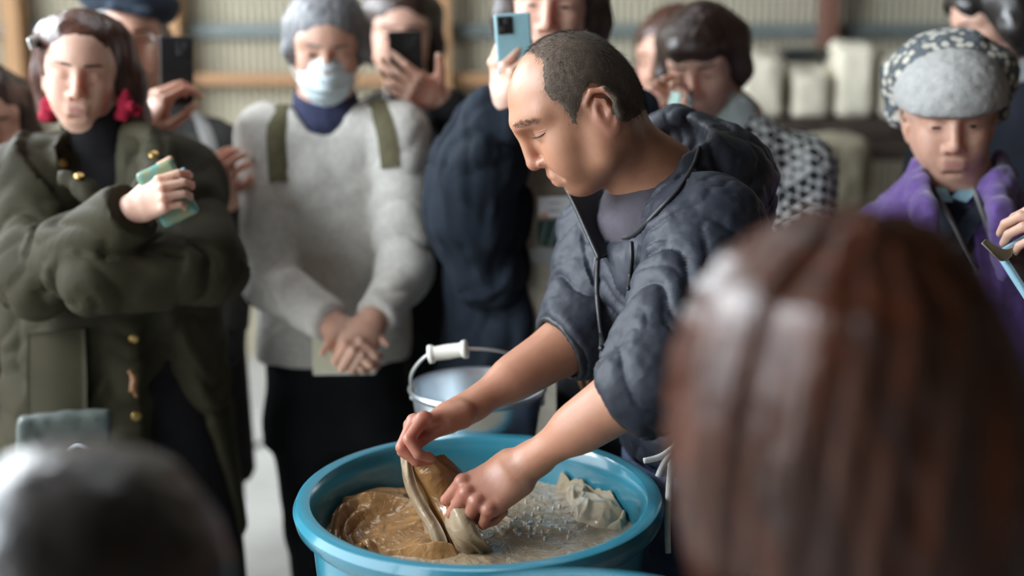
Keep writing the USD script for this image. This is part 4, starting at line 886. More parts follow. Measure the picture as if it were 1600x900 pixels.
# ------------------------------------------------------------------ cap and glasses, phone raised
d = 2.86; q = thing('person', 'person in a navy cap and glasses raising a black phone', 'person', (W(250, 600, d)[0], W(250, 600, d)[1], 0))
QH, QR, QS = W(207, 64, d), facing(14, 2, -4), 1.0; QN = W(232, 172, d + .05); QHIP = V(QN[0] + .02, QN[1] + .01, QN[2] - .60)
ea, wa = W(300, 310, 2.76), W(226, 206, 2.58); eb_, wb = W(372, 360, 2.84), W(352, 292, 2.66)
hm, _ = body(q, (QH, QR, QS), QN, [(ea, wa, (.036, .027), dict(fwd=W(248, 158, 2.565) - wa, dorsal=V(-.75, -.65, .0), right=False, s=.98, curls=[(35, 45, 25), (42, 50, 30), (48, 55, 30), (50, 55, 30)], spread=5)),
                                  (eb_, wb, (.036, .027), dict(fwd=W(345, 278, 2.60) - wb, dorsal=V(-.2, -1, .2), right=False, s=.95, curl=(40, 60, 30)))], 'skin_warm', True)
face_patches(q, hm, QR, QH, QS)
obj('hair', hair_shell(QR, QH, QS, ((-.014, 0, .038), (.106, .088, .098)), ((.108, 0, -.045), (.060, .074, .115)), None, seed=5), 'hair_black', q)
KF = Field().frame(QR @ rot('x', -14) @ rot('y', -6), QH, QS).el((-.015, -.025, .098), (.125, .125, .055), .02).el((-.01, -.01, .075), (.108, .096, .045), .02).rc((.10, -.045, .062), (.10, .03, .062), .010, .010, .02, flat=((1, 0, 0), 3.0)).plane((0, 0, .052), (0, 0, -1), .3); obj('cap', drape(KF.mesh(.006), .006, 20, 20, 4), 'cap_navy', q)
for y in (-1, 1): obj('glasses_rim', tube([QH + QR @ (V(.099 - .01 * abs(math.sin(a)) , .032 * y + .023 * math.cos(a), .001 + .019 * math.sin(a)) * QS) for a in np.linspace(0, 2 * np.pi, 24, endpoint=False)], .0014, 6, closed=True), 'wire_steel', q); obj('glasses_arm', tube([QH + QR @ (V(.096, .055 * y, .005) * QS), QH + QR @ (V(.0, .084 * y, .006) * QS)], .0013, 6), 'wire_steel', q)
obj('glasses_bridge', tube(spline([QH + QR @ (V(.101, -.010, .004) * QS), QH + QR @ (V(.107, 0, .008) * QS), QH + QR @ (V(.101, .010, .004) * QS)], 8), .0014, 6), 'wire_steel', q)
R = facing(12); CF = Field().frame(R, QN).stack([(-.95, 0, 0, .15, .22), (-.6, 0, 0, .14, .21), (-.3, 0, 0, .13, .20), (-.09, 0, 0, .105, .175), (.0, 0, 0, .075, .09)], .03).frame(I3, O3)
for sh, e_, w_ in ((W(345, 255, d + .05), eb_, W(362, 325, 2.74)), (W(335, 250, d + .05), ea, wa + norm(ea - wa) * .03)): CF.rc(QN - V(0, 0, .05), sh, .07, .078, .05).rc(sh, e_, .08, .064, .04).rc(e_, w_, .06, .045, .03)
CF.rc(QN + V(0, 0, .1), QN, .066, .062, .01, op='s').line([W(350, 290, 2.9), W(360, 420, 2.86), W(350, 545, 2.86)], [.068, .055, .048], .04)
qm = folds(CF.mesh(.0085), [(W(345, 255, d), eb_, .07), (QHIP, QN, .15)], .014, 12, 5, 31); obj('coat', qm, 'charcoal_cloth', q)
obj('bag_strap', strap_on(qm, [(292, 150), (308, 178), (322, 210), (332, 245), (336, 270)], .032), 'grey_strap', q)
LF = Field(); leg_pair(LF, QHIP + V(0, 0, -.2), 10, .09, (.095, .07, .055)); obj('trousers', LF.mesh(.012), 'black_cloth', q); shoes(q, QHIP, 10)
phone('phone', 'black phone raised beside the bespectacled face', W(276, 110, 2.60), facing(8, 0, 2), 'phone_black')

# ------------------------------------------------------------------ black jacket, phone before the face
d = 3.22; b = thing('person', 'person in black filming with a phone held before the face, beside the grey sweater', 'person', (W(655, 600, d)[0], W(655, 600, d)[1], 0))
BH, BR_, BS = W(626, 52, d), facing(6, 6, 2), 1.06; BN = W(640, 150, d + .05); BHIP = V(BN[0] + .02, BN[1] + .02, BN[2] - .58)
ea, wa = W(742, 240, 2.84), W(688, 156, 2.72)
hm, _ = body(b, (BH, BR_, BS), BN, [(ea, wa, (.035, .026), dict(fwd=W(648, 136, 2.66) - wa, dorsal=V(.25, -.9, -.25), right=False, s=.98, curls=[(15, 35, 20), (20, 40, 25), (22, 45, 25), (25, 45, 25)], spread=6, thumb=((.55, .75, .2), (.7, .6, .3), (.8, .5, .3))))], 'skin_pale')
face_patches(b, hm, BR_, BH, BS)
def bhair(F, ph):
    if ph == 'u': F.line([(-.02, .07, .05), (-.01, .088, -.03), (-.02, .085, -.10)], [.04, .024, .022], .03); F.line([(-.02, -.07, .05), (-.01, -.085, -.02), (-.03, -.075, -.07)], [.04, .022, .02], .03); F.el((-.10, 0, .03), (.05, .06, .06), .03)
    else: F.rc((.10, 0, .13), (.03, 0, .16), .012, .010, .02, op='s')
obj('hair', hair_shell(BR_, BH, BS, ((-.014, 0, .044), (.110, .092, .100)), ((.112, 0, -.040), (.066, .070, .112)), bhair, seed=15), 'hair_dark_brown', b)
R = facing(6); CF = Field().frame(R, BN).stack([(-.98, 0, 0, .16, .235), (-.6, 0, 0, .145, .22), (-.3, 0, 0, .13, .20), (-.09, 0, 0, .105, .17), (.0, 0, 0, .078, .09)], .03).frame(I3, O3)
for sh, e_, w_ in ((W(735, 205, d + .05), ea, wa + norm(ea - wa) * .035), (W(585, 205, d + .05), W(590, 360, 3.16), W(600, 470, 3.10))): CF.rc(BN - V(0, 0, .05), sh, .07, .078, .05).rc(sh, e_, .082, .070, .04).rc(e_, w_, .068, .052, .03)
CF.rc(BN + V(0, 0, .1), BN, .064, .060, .01, op='s')
bm = folds(CF.mesh(.0085), [(W(735, 205, d), ea, .07), (ea, wa, .055), (BHIP, BN, .15)], .014, 12, 5, 41); obj('jacket', bm, 'black_cloth', b)
LY = smooth_path(along(bm, [(600, 118), (604, 150), (612, 185), (620, 215)], .004, 20)) if hit(bm, 604, 150) else None
if LY is not None and len(LY) > 3: obj('lanyard', tube(LY, .004, 8), 'grey_strap', b)
KF = Field().frame(R, BHIP).stack([(-.86 , 0, 0, .21, .26), (-.4, 0, 0, .17, .22), (-.1, 0, 0, .145, .2)], .03); obj('skirt', drape(KF.mesh(.012), .012, 14, 2, 4), 'black_cloth', b); shoes(b, BHIP, 6)
phone('phone', 'dark phone held upright before the face of the black-clad person', W(635, 102, 2.665), facing(4, 4, -2), 'phone_black', (.0045, .037, .076))

# ------------------------------------------------------------------ navy wide-sleeved coat, aqua phone, name tag on beige apron
d = 2.46; n_ = thing('person', 'person in a navy wide-sleeved coat over a beige apron with a name card', 'person', (W(850, 600, d)[0], W(850, 600, d)[1], 0))
NH, NR, NS = W(862, 8, d), facing(-6, 4, 3), 1.02; NN = W(868, 130, d + .06); NHIP = V(NN[0], NN[1] + .02, NN[2] - .60)
ea, wa = W(728, 300, 2.40), W(782, 176, 2.24)
hm, _ = body(n_, (NH, NR, NS), NN, [(ea, wa, (.037, .026), dict(fwd=W(786, 112, 2.215) - wa, dorsal=V(-.75, -.6, .1), right=True, s=.98, curls=[(25, 45, 25), (32, 50, 30), (40, 55, 30), (45, 55, 30)], spread=5))], 'skin_pale')
face_patches(n_, hm, NR, NH, NS)
def nhair(F, ph):
    if ph == 'u': F.line([(-.02, .075, .05), (-.01, .092, -.03), (-.02, .09, -.09)], [.042, .028, .026], .03); F.line([(-.02, -.075, .05), (-.01, -.092, -.03), (-.02, -.088, -.09)], [.042, .026, .024], .03); F.el((.07, 0, .078), (.035, .06, .025), .02)
obj('hair', hair_shell(NR, NH, NS, ((-.014, 0, .044), (.112, .094, .102)), ((.112, 0, -.055), (.066, .070, .108)), nhair, seed=25), 'hair_dark_brown', n_)
R = facing(-4); KF = Field().frame(R, NN).stack([(-1.0, 0, 0, .18, .22), (-.6, 0, 0, .15, .19), (-.3, 0, 0, .135, .18), (-.1, 0, 0, .11, .16), (0, 0, 0, .078, .088)], .03).frame(I3, O3).rc(NN + V(0, 0, .1), NN, .062, .06, .01, op='s'); am = drape(KF.mesh(.009), .008, 12, 3, 5); obj('apron_dress', am, 'linen_beige', n_)
HF = Field().frame(R, NN).stack([(-1.05, .0, -.06, .205, .235), (-.6, -.01, -.055, .175, .205), (-.3, -.012, -.02, .152, .195), (-.1, -.012, 0, .122, .178), (.01, -.012, 0, .09, .105)], .03).frame(I3, O3)
HF.rc(NN - V(0, 0, .05), W(772, 205, d), .075, .085, .05).rc(W(772, 205, d), ea, .085, .060, .04).rc(ea, wa + norm(ea - wa) * .03, .07, .056, .03)
HF.line([W(734, 262, 2.40), W(738, 340, 2.42), W(765, 430, 2.44)], [.075, .072, .06], .05).line([W(772, 190, 2.3), W(752, 262, 2.32), W(752, 345, 2.36)], [.048, .06, .05], .05)
HF.rc(NN - V(0, 0, .05), W(975, 215, d + .06), .07, .085, .05).rc(W(975, 215, d + .06), W(1000, 400, d + .1), .08, .065, .04)
HF.frame(R, NN).box((.22, .125, -.62), (.135, .175, .50), .03, .012, op='s')
HF.frame(I3, O3).rc(NN + V(0, 0, .1), NN, .074, .07, .01, op='s')
nm = drape(folds(HF.mesh(.0085), [(W(762, 205, d), ea, .08), (NHIP, NN, .16)], .034, 9, 5, 51, .7), .026, 15, 2, 6); obj('wide_sleeved_coat', nm, 'navy_cloth', n_)
sk = thing; shoes(n_, NHIP, -4)
c, nn = hit(am, 868, 323) or (W(868, 323, 2.3), V(0, -1, 0)); c = W(868, 323, (c - CAM) @ FWD - .012); Rt = facing(-6, -4, -2)
nc_ = obj('name_card', rbox(c, (.0015, .036, .0215), .001, Rt), 'card_white', n_); obj('card_accent', rbox(c + Rt @ V(.0012, -.024, -.0165), (.0010, .009, .0045), .0008, Rt), 'card_peach', nc_); obj('card_accent', rbox(c + Rt @ V(.0012, .026, -.018), (.0010, .0095, .0032), .0008, Rt), 'navy_collar', nc_)
def strokes(segs, org, sc):
    ms = []
    for s_ in segs:
        P = np.array([c + Rt @ V(.0022, org[0] + x * sc, org[1] + y * sc) for x, y in s_]); ms.append(tube(P, .00042, 5))
    return ms
ko = [[(.5, 1), (.5, .05), (.38, .12)], [(.22, .65), (.05, .25)], [(.78, .65), (.95, .25)]]
hay = [[(0, .72), (.45, .72)], [(.23, 1), (.23, 0)], [(.22, .68), (.0, .25)], [(.25, .65), (.42, .35)], [(.52, .72), (1, .72)], [(.75, 1), (.75, 0)], [(.74, .68), (.52, .2)], [(.77, .68), (1, .22)]]
ma = [[(.1, .82), (.9, .82)], [(.15, .55), (.85, .55)], [(.5, 1), (.5, .2), (.3, .05), (.15, .18), (.4, .28), (.9, .05)]]
su = [[(.05, .78), (.95, .78)], [(.55, 1), (.55, .4), (.42, .3), (.38, .5), (.55, .52), (.55, .2), (.35, 0)]]
ink = []
for i, gph in enumerate((ko, hay, ma, su)): ink += strokes(gph, (-.022 + i * .0112, -.012), .0088 if i < 2 else .0074)
for i, gph in enumerate((ko, su, ma, su, ko)): ink += strokes(gph, (-.014 + i * .0052, .005), .0042)
obj('card_writing', join(*ink), 'ink', nc_)
PG = [hit(am, x, y) for x, y in ((842, 346), (868, 344), (896, 346), (842, 382), (868, 384), (896, 384))]
if all(PG):
    G3 = grid_spline([[a[0] + a[1] * .010 for a in PG[:3]], [(a[0] + b_[0]) / 2 + a[1] * .014 for a, b_ in zip(PG[:3], PG[3:])], [a[0] + a[1] * .010 for a in PG[3:]]], 10, 18); obj('striped_panel', slab(G3, .004), 'stripe_green', n_)
    for k, xx in enumerate((852, 866, 882)):
        L_ = [hit(am, xx - 5 + 8 * t, 383 - 36 * t) for t in np.linspace(0, 1, 8)]; obj('stripe', tube([a[0] + a[1] * .0165 for a in L_ if a], .0016, 6), 'linen_grey', n_)
bd = [hit(am, x, y) for x, y in ((830, 386), (868, 388), (905, 388), (830, 408), (868, 412), (905, 412))]
if all(bd): obj('apron_band', slab(grid_spline([[a[0] + a[1] * .006 for a in bd[:3]], [(a[0] + b_[0]) / 2 + a[1] * .008 for a, b_ in zip(bd[:3], bd[3:])], [a[0] + a[1] * .006 for a in bd[3:]]], 8, 18), .006), 'linen_grey', n_)
phone('phone', 'pale aqua phone held up behind the bending head', W(803, 68, 2.20), facing(6, 0, -4), 'phone_aqua', (.0045, .034, .030 + .025), -1)
hb = thing('handbag', 'dark bag with twin tan leather handle loops by the beige apron', 'bag', W(945, 600, 2.20)); m = Field().frame(facing(-10), W(962, 640, 2.24)).box((0, 0, 0), (.05, .11, .085), .02).mesh(.009); obj('bag_body', m, 'black_cloth', hb)
for dx in (0, 12): obj('bag_handle', tube(spline([W(914 + dx, 612, 2.17), W(905 + dx, 585, 2.16), W(912 + dx, 556, 2.16), W(930 + dx, 538, 2.17), W(948 + dx, 548, 2.18), W(956 + dx, 605, 2.19)], 40), .0042, 8), 'leather_tan', hb)

# ------------------------------------------------------------------ checked sweater, mint phone
d = 2.72; c_ = thing('person', 'person in a black and white checked sweater looking down at a mint phone', 'person', (W(1150, 600, d)[0], W(1150, 600, d)[1], 0))
CH, CR, CS = W(1098, 100, d), facing(-22, 18, -4), .98; CN = W(1150, 198, d + .04); CHIP = V(CN[0] + .03, CN[1] + .02, CN[2] - .56)
ea, wa = W(1075, 330, 2.60), W(1058, 220, 2.52)
hm, _ = body(c_, (CH, CR, CS), CN, [(ea, wa, (.034, .025), dict(fwd=W(1060, 175, 2.50) - wa, dorsal=V(.6, .5, -.2), right=True, s=.92, curls=[(25, 40, 25)] * 4, spread=4))], 'skin_pale')
face_patches(c_, hm, CR, CH, CS)
def chair_(F, ph):
    if ph == 'u': F.line([(-.02, .07, .05), (.0, .088, -.02), (-.0, .082, -.05)], [.045, .022, .012], .03); F.line([(-.02, -.07, .05), (.02, -.088, -.02), (.03, -.082, -.07)], [.045, .022, .014], .03); F.el((.070, 0, .062), (.036, .062, .036), .02)
obj('hair', hair_shell(CR, CH, CS, ((-.014, 0, .044), (.112, .094, .100)), ((.118, 0, -.060), (.062, .072, .100)), chair_, seed=35, low=-.045), 'hair_dark_brown', c_)
R = facing(-10); CF = Field().frame(R, CN).stack([(-.62, 0, 0, .15, .215), (-.3, 0, 0, .135, .20), (-.09, 0, 0, .105, .165), (.0, 0, 0, .078, .095), (.03, 0, 0, .066, .07)], .03).frame(I3, O3)
for sh, e_, w_ in ((W(1246, 268, d + .02), W(1262, 430, 2.66), W(1200, 500, 2.5)), (W(1085, 268, d), ea, wa + norm(ea - wa) * .05)): CF.rc(CN - V(0, 0, .05), sh, .07, .08, .05).rc(sh, e_, .084, .068, .04).rc(e_, w_, .066, .05, .03)
CF.rc(CN + V(0, 0, .1), CN, .058, .055, .01, op='s'); m = drape(CF.mesh(.009), .010, 12, 8, 61); obj('sweater', m, 'houndstooth', c_)
CF = Field().rc(CN + V(-.015, -.015, .0), CN + V(-.012, -.012, .04), .070, .060, .01).rc(CN + V(0, 0, .12), CN, .052, .052, .004, op='s'); obj('collar', drape(CF.mesh(.006), .004, 30, 30, 5), 'mint_collar', c_)
KF = Field(); leg_pair(KF, CHIP + V(0, 0, -.06), -10, .09, (.12, .08, .06)); obj('trousers', KF.mesh(.012), 'charcoal_cloth', c_); shoes(c_, CHIP, -10)
phone('phone', 'mint phone held low in front of the checked sweater', W(1062, 166, 2.47), facing(-30, -20, 4), 'phone_mint', (.0045, .026, .032))

# ------------------------------------------------------------------ auburn hair glimpsed between the two
d = 3.2; a_ = thing('person', 'auburn-haired person half hidden behind the checked sweater', 'person', (W(1030, 600, d)[0], W(1030, 600, d)[1], 0))
AH, AR, AS = W(1052, 92, d), facing(-40, 8, 0), 1.03; AN = W(1056, 190, d + .03); AHIP = V(AN[0], AN[1], AN[2] - .56)
hm, _ = body(a_, (AH, AR, AS), AN, (), 'skin_warm'); face_patches(a_, hm, AR, AH, AS)
def ahair(F, ph):
    if ph == 'u': F.line([(-.02, -.075, .05), (.0, -.09, -.04), (.0, -.088, -.13)], [.045, .03, .028], .03); F.line([(-.02, .075, .05), (.0, .09, -.04), (.0, .088, -.13)], [.045, .03, .028], .03); F.line([(-.07, 0, .04), (-.08, 0, -.12)], [.06, .06], .03)
obj('hair', hair_shell(AR, AH, AS, extra=ahair, seed=45, low=None), 'hair_auburn', a_)
CF = Field().frame(facing(-30), AN).stack([(-1.1, 0, 0, .16, .2), (-.6, 0, 0, .145, .19), (-.3, 0, 0, .13, .18), (-.09, 0, 0, .1, .15), (.0, 0, 0, .07, .08)], .03).frame(I3, O3)
for x in (-.19, .19): CF.rc(AN + V(x * .5, 0, -.05), AN + V(x, .02, -.09), .06, .065, .04).rc(AN + V(x, .02, -.09), AN + V(x * 1.15, .0, -.38), .065, .05, .03).rc(AN + V(x * 1.15, 0, -.38), AN + V(x * .8, -.1, -.58), .05, .04, .03)
obj('coat', drape(CF.mesh(.011), .01, 12, 4, 3), 'linen_beige', a_); shoes(a_, AHIP, -30)

# ------------------------------------------------------------------ grey beanie, purple shawl
d = 2.26; e_ = thing('person', 'person in a grey beanie and purple shawl over dark kimono', 'person', (W(1490, 600, d)[0], W(1490, 600, d)[1], 0))
EH, ER_, ES = W(1484, 182, d), facing(-14, 10, -3), .97; EN = W(1494, 288, d + .03); EHIP = V(EN[0], EN[1] + .02, EN[2] - .52)
hm, _ = body(e_, (EH, ER_, ES), EN, (), 'skin_warm'); face_patches(e_, hm, ER_, EH, ES, brow='hair_grey')
KF = Field().frame(ER_, EH, ES).el((-.012, 0, .048), (.118, .104, .086), .02).rc((-.04, 0, .03), (.02, 0, .03), .098, .094, .03).el((.10, 0, -.06), (.075, .085, .078), .008, op='s').plane((-.02, 0, .033), (-.1, 0, -1), .3, .012); km = KF.mesh(.005); obj('beanie', drape(km, .003, 60, 60, 3), 'beanie_grey', e_)
KF = Field().frame(ER_, EH, ES).el((-.065, 0, .070), (.115, .118, .090), .02).rc((-.06, -.085, .0), (-.05, -.095, .08), .035, .03, .03).rc((-.06, .085, .0), (-.05, .095, .08), .035, .03, .03).el((.05, 0, .02), (.10, .097, .115), .006, op='s'); obj('head_wrap', drape(KF.mesh(.006), .008, 24, 24, 7), 'patterned_knit', e_)
R = facing(-10); KF = Field().frame(R, EN).stack([(-1.0, 0, 0, .15, .19), (-.6, 0, 0, .14, .18), (-.3, 0, 0, .13, .178), (-.1, 0, 0, .105, .15), (0, 0, 0, .07, .08)], .03).frame(I3, O3).rc(EN + V(0, 0, .1), EN, .06, .058, .01, op='s'); ek = KF.mesh(.008); obj('kimono', drape(ek, .006, 14, 3, 3), 'indigo_cloth', e_)
def on(m, pix, lift, n=20): return smooth_path(along(m, pix, lift, n), 4)
def band(m, rows, lift, t, n=20):
    """a flat band laid on a mesh between two edges given as spots"""
    A, B = on(m, rows[0], lift, n), on(m, rows[1], lift, n); k = min(len(A), len(B)); q = np.linspace(0, 1, 8)[None, :, None]; return slab(A[:k, None] * (1 - q) + B[:k, None] * q, t)
obj('kimono_collar', band(ek, [[(1462, 300), (1485, 345), (1510, 400)], [(1482, 290), (1506, 335), (1530, 385)]], .008, .004), 'navy_dark', e_)
obj('under_collar', band(ek, [[(1530, 262), (1510, 285), (1484, 312)], [(1538, 280), (1520, 305), (1492, 336)]], .012, .004), 'aqua_cloth', e_); obj('under_collar', band(ek, [[(1468, 268), (1476, 290), (1488, 318)], [(1458, 282), (1466, 305), (1480, 334)]], .012, .004), 'aqua_cloth', e_)
obj('kimono_collar', band(ek, [[(1540, 285), (1510, 330), (1465, 400)], [(1556, 300), (1530, 345), (1490, 410)]], .013, .004), 'indigo_cloth', e_)
obj('sash', band(ek, [[(1450, 425), (1490, 428), (1540, 428)], [(1450, 478), (1490, 480), (1540, 480)]], .010, .008), 'linen_grey', e_)
for pts in ([(1470, 318), (1490, 360), (1508, 400), (1524, 430)], [(1508, 275), (1520, 310), (1534, 350), (1545, 385)]): obj('cord', tube(on(ek, pts, .020, 26), .0042, 8), 'grey_strap', e_)
SF = Field().frame(R, EN).stack([(-.64, .0, 0, .185, .255), (-.45, .0, 0, .180, .250), (-.28, .0, 0, .168, .238), (-.16, -.005, 0, .148, .215), (-.07, -.012, 0, .120, .165), (-.02, -.018, 0, .098, .120), (.012, -.02, 0, .085, .098)], .02, 2.2).frame(I3, O3)
SF.line([W(1436, 255, 2.30), W(1440, 295, 2.20), W(1446, 335, 2.13), W(1442, 425, 2.10)], [.018, .020, .018, .016], .04).line([W(1560, 250, 2.30), W(1560, 292, 2.20), W(1558, 335, 2.12), W(1560, 425, 2.09)], [.018, .022, .020, .018], .04)
SF.rc(EN + V(0, 0, .14), EN - V(0, 0, .01), .076, .072, .012, op='s')
for k in range(10): SF.rc(W(1502 + k, 268 + 40 * k, 2.13), W(1503 + k, 312 + 40 * k, 2.11), .036 + min(k, 3) * .004, .038 + min(k, 3) * .004, .010, op='s', flat=((0, 1, 0), 4.2))
sm = drape(SF.mesh(.0065), .017, 24, 2.0, 71); obj('shawl', sm, 'purple_wool', e_); shoes(e_, EHIP, -10)

# ------------------------------------------------------------------ black hair and dark navy coat behind the beanie
d = 2.75; f_ = thing('person', 'black-haired person in a dark navy coat behind the grey beanie', 'person', (W(1590, 600, d)[0], W(1590, 600, d)[1], 0))
FH, FR, FS = W(1562, 28, d), facing(-88, 24, 0), 1.0; FN = W(1610, 128, d + .05); FHIP = V(FN[0], FN[1], FN[2] - .58)
hm, _ = body(f_, (FH, FR, FS), FN, (), 'skin_pale'); face_patches(f_, hm, FR, FH, FS)
def fhair(F, ph):
    if ph == 'u': F.line([(-.02, .07, .05), (.01, .09, -.02), (.01, .088, -.07)], [.045, .03, .022], .03); F.line([(-.02, -.07, .05), (.01, -.09, -.02), (.01, -.088, -.08)], [.045, .03, .022], .03); F.el((.075, 0, .06), (.032, .065, .04), .02)
obj('hair', hair_shell(FR, FH, FS, extra=fhair, seed=55), 'hair_black', f_)
CF = Field().frame(facing(-40), FN).stack([(-1.1, 0, 0, .17, .23), (-.6, 0, 0, .155, .215), (-.3, 0, 0, .14, .205), (-.09, 0, 0, .115, .175), (.0, 0, 0, .08, .09)], .03).frame(I3, O3)
fR = facing(-40)
for y in (-.2, .2): CF.rc(FN - V(0, 0, .05), FN + fR @ V(0, y, -.09), .07, .075, .04).rc(FN + fR @ V(0, y, -.09), FN + fR @ V(.02, y * 1.2, -.38), .075, .06, .03).rc(FN + fR @ V(.02, y * 1.2, -.38), FN + fR @ V(.15, y * .8, -.55), .06, .045, .03)
obj('coat', drape(CF.mesh(.010), .01, 12, 4, 3), 'navy_dark', f_); CF = Field().rc(FN - V(0, 0, .01), FN + V(-.01, -.01, .05), .078, .07, .01).rc(FN + V(0, 0, .12), FN - V(0, 0, .02), .062, .06, .004, op='s'); obj('collar', drape(CF.mesh(.006), .006, 30, 30, 5), 'linen_grey', f_); shoes(f_, FHIP, -40)

# ------------------------------------------------------------------ hand with a tablet, at the edge
t_ = thing('person', 'person mostly out of frame in dark clothes, a hand on the tablet', 'person', (W(2005, 600, 1.81)[0], W(2005, 600, 1.81)[1], 0))
TH, TR_ = W(1990, 130, 1.78), facing(-60, 15, 0); TN = W(2005, 240, 1.81)
ea, wa = W(1815, 520, 1.76), W(1728, 398, 1.80)
hm, _ = body(t_, (TH, TR_, 1.0), TN, [(ea, wa, (.035, .026), dict(fwd=W(1674, 372, 1.81) - wa, dorsal=V(.1, -.55, .8), right=False, s=.95, curls=[(20, 45, 30)] * 4, spread=4))], 'skin_pale', hh=.003); face_patches(t_, hm, TR_, TH, 1.0)
obj('hair', hair_shell(TR_, TH, 1.0, seed=65), 'hair_black', t_)
CF = Field().frame(facing(-40), TN).stack([(-1.0, 0, 0, .16, .22), (-.6, 0, 0, .145, .2), (-.3, 0, 0, .135, .195), (-.09, 0, 0, .11, .17), (.0, 0, 0, .08, .09)], .03).frame(I3, O3)
for sh, e2, w2_ in ((W(1860, 310, 1.76), ea, wa + norm(ea - wa) * .03), (W(2120, 320, 1.95), W(2110, 480, 1.90), W(1960, 540, 1.75))): CF.rc(TN - V(0, 0, .05), sh, .07, .075, .04).rc(sh, e2, .075, .058, .03).rc(e2, w2_, .055, .044, .03)
obj('coat', drape(CF.mesh(.011), .01, 12, 4, 3), 'black_cloth', t_); shoes(t_, V(W(2005, 600, 1.81)[0], W(2005, 600, 1.81)[1], 0), -40)
tbl = thing('tablet', 'pale blue-framed tablet with a flip stand at the frame edge', 'tablet', W(1610, 440, 1.84)); tR = facing(-38, -30, 34)
tc = W(1622, 446, 1.835); fr = np.stack([norm(W(1640, 520, 1.81) - W(1566, 405, 1.83)), norm(W(1640, 372, 1.87) - W(1566, 405, 1.83))], 0); ax_z = fr[0]; ax_y = norm(fr[1] - ax_z * (fr[1] @ ax_z)); ax_x = np.cross(ax_y, ax_z); TRm = np.stack([ax_x, ax_y, ax_z], 1)
o0 = W(1566, 405, 1.83); tc = o0 + ax_z * .075 + ax_y * .055
obj('tablet_case', rbox(tc, (.0055, .060, .090), .0055, TRm), 'phone_sky', tbl); sgn = -1 if ax_x @ FWD > 0 else 1
obj('screen', rbox(tc + ax_x * .0052 * sgn, (.0012, .050, .080), .001, TRm), 'glass_dark', tbl)
st = grid_spline([[W(1534, 380, 1.80), W(1550, 396, 1.805), (W(1568, 408, 1.82)), W(1580, 400, 1.83)], [W(1540, 374, 1.81), W(1556, 384, 1.815), W(1572, 390, 1.825), W(1584, 384, 1.835)]], 6, 24); obj('flip_stand', slab(st, .003), 'sack_beige', tbl)

# ------------------------------------------------------------------ person at the other edge, brown hair, maroon coat
d = 2.64; h_ = thing('person', 'brown-haired person in maroon behind the olive coat at the frame edge', 'person', (W(-30, 600, d)[0], W(-30, 600, d)[1], 0))
HH, HR = W(-26, 190, d), facing(30, 8, 0); HN = W(-44, 285, d + .04)
hm, _ = body(h_, (HH, HR, .98), HN, (), 'skin_pale'); face_patches(h_, hm, HR, HH, .98)
def hhair(F, ph):
    if ph == 'u': F.line([(-.02, -.075, .05), (.0, -.09, -.04), (.0, -.088, -.13)], [.045, .03, .028], .03); F.line([(-.02, .075, .05), (.01, .092, -.04), (.01, .09, -.13)], [.045, .032, .03], .03)
obj('hair', hair_shell(HR, HH, .98, extra=hhair, seed=75, low=None), 'hair_dark_brown', h_)
hR = facing(20); CF = Field().frame(hR, HN).stack([(-1.0, 0, 0, .18, .25), (-.6, 0, 0, .155, .215), (-.3, 0, 0, .14, .2), (-.09, 0, 0, .11, .17), (.0, 0, 0, .08, .09)], .03).frame(I3, O3)
for y in (-.2, .2): CF.rc(HN - V(0, 0, .05), HN + hR @ V(0, y, -.09), .07, .075, .04).rc(HN + hR @ V(0, y, -.09), HN + hR @ V(.0, y * 1.15, -.38), .075, .06, .03).rc(HN + hR @ V(0, y * 1.15, -.38), HN + hR @ V(.12, y * .9, -.56), .06, .045, .03)
obj('coat', drape(CF.mesh(.011), .01, 12, 4, 3), 'maroon_cloth', h_); shoes(h_, V(HN[0], HN[1], 0), 20)

# ------------------------------------------------------------------ two watchers in front, seen from behind
d = .84; w_ = thing('person', 'person with chestnut bobbed hair seen from behind, close to the camera', 'person', (W(1335, 600, d)[0] + .03, W(1335, 600, d)[1] - .02, 0))
WH, WRo = W(1325, 650, d), facing(190, 10, 0); WN = WH + V(.01, -.075, -.20)
hm, _ = body(w_, (WH, WRo, 1.0), WN, (), 'skin_pale', h=.006); face_patches(w_, hm, WRo, WH, 1.0, brow='hair_dark_brown')
zt = W(1325, 327, d)[2]; sx = FPX / d; F = Field().frame(I3, V(W(1325, 500, d)[0], W(1325, 560, d)[1], 0))
rows = [(326, 1296, 1362), (331, 1262, 1396), (342, 1222, 1432), (362, 1176, 1466), (395, 1136, 1496), (440, 1104, 1524), (500, 1078, 1556), (570, 1058, 1588), (650, 1050, 1616), (750, 1052, 1640), (850, 1066, 1652), (930, 1090, 1650), (1010, 1130, 1625)]
lv = []
for py, xl, xr in rows:
    a, b2 = W(xl, py, d), W(xr, py, d); k = min(1, .35 + (py - 326) / 170); lv.append((a[2], (a[0] + b2[0]) / 2 - F.t[0], 0, (b2[0] - a[0]) / 2, .112 * k if py < 900 else .10))
F.stack(lv, .01, 2.05).rc(WH + V(-.03, .10, -.02) - F.t, WH + V(-.03, .12, -.2) - F.t, .07, .08, .02, op='s')
m = F.mesh(.005); v, f = m; n = vnormals(m); q = v - WH; ang = np.arctan2(q[:, 0], -q[:, 1]); rad = np.hypot(q[:, 0], q[:, 1])
flow = np.stack([ang * 9 - q[:, 2] * 9, q[:, 2] * 2.0, 0 * ang], -1)
v = v + n * ((fbm(flow + 5, 3, 3) - .5) * .016 + (fbm(flow * V(5, 2, 1) + 9, 2, 5) - .5) * .004)[:, None]; obj('hair', (v, f), 'hair_chestnut', w_)
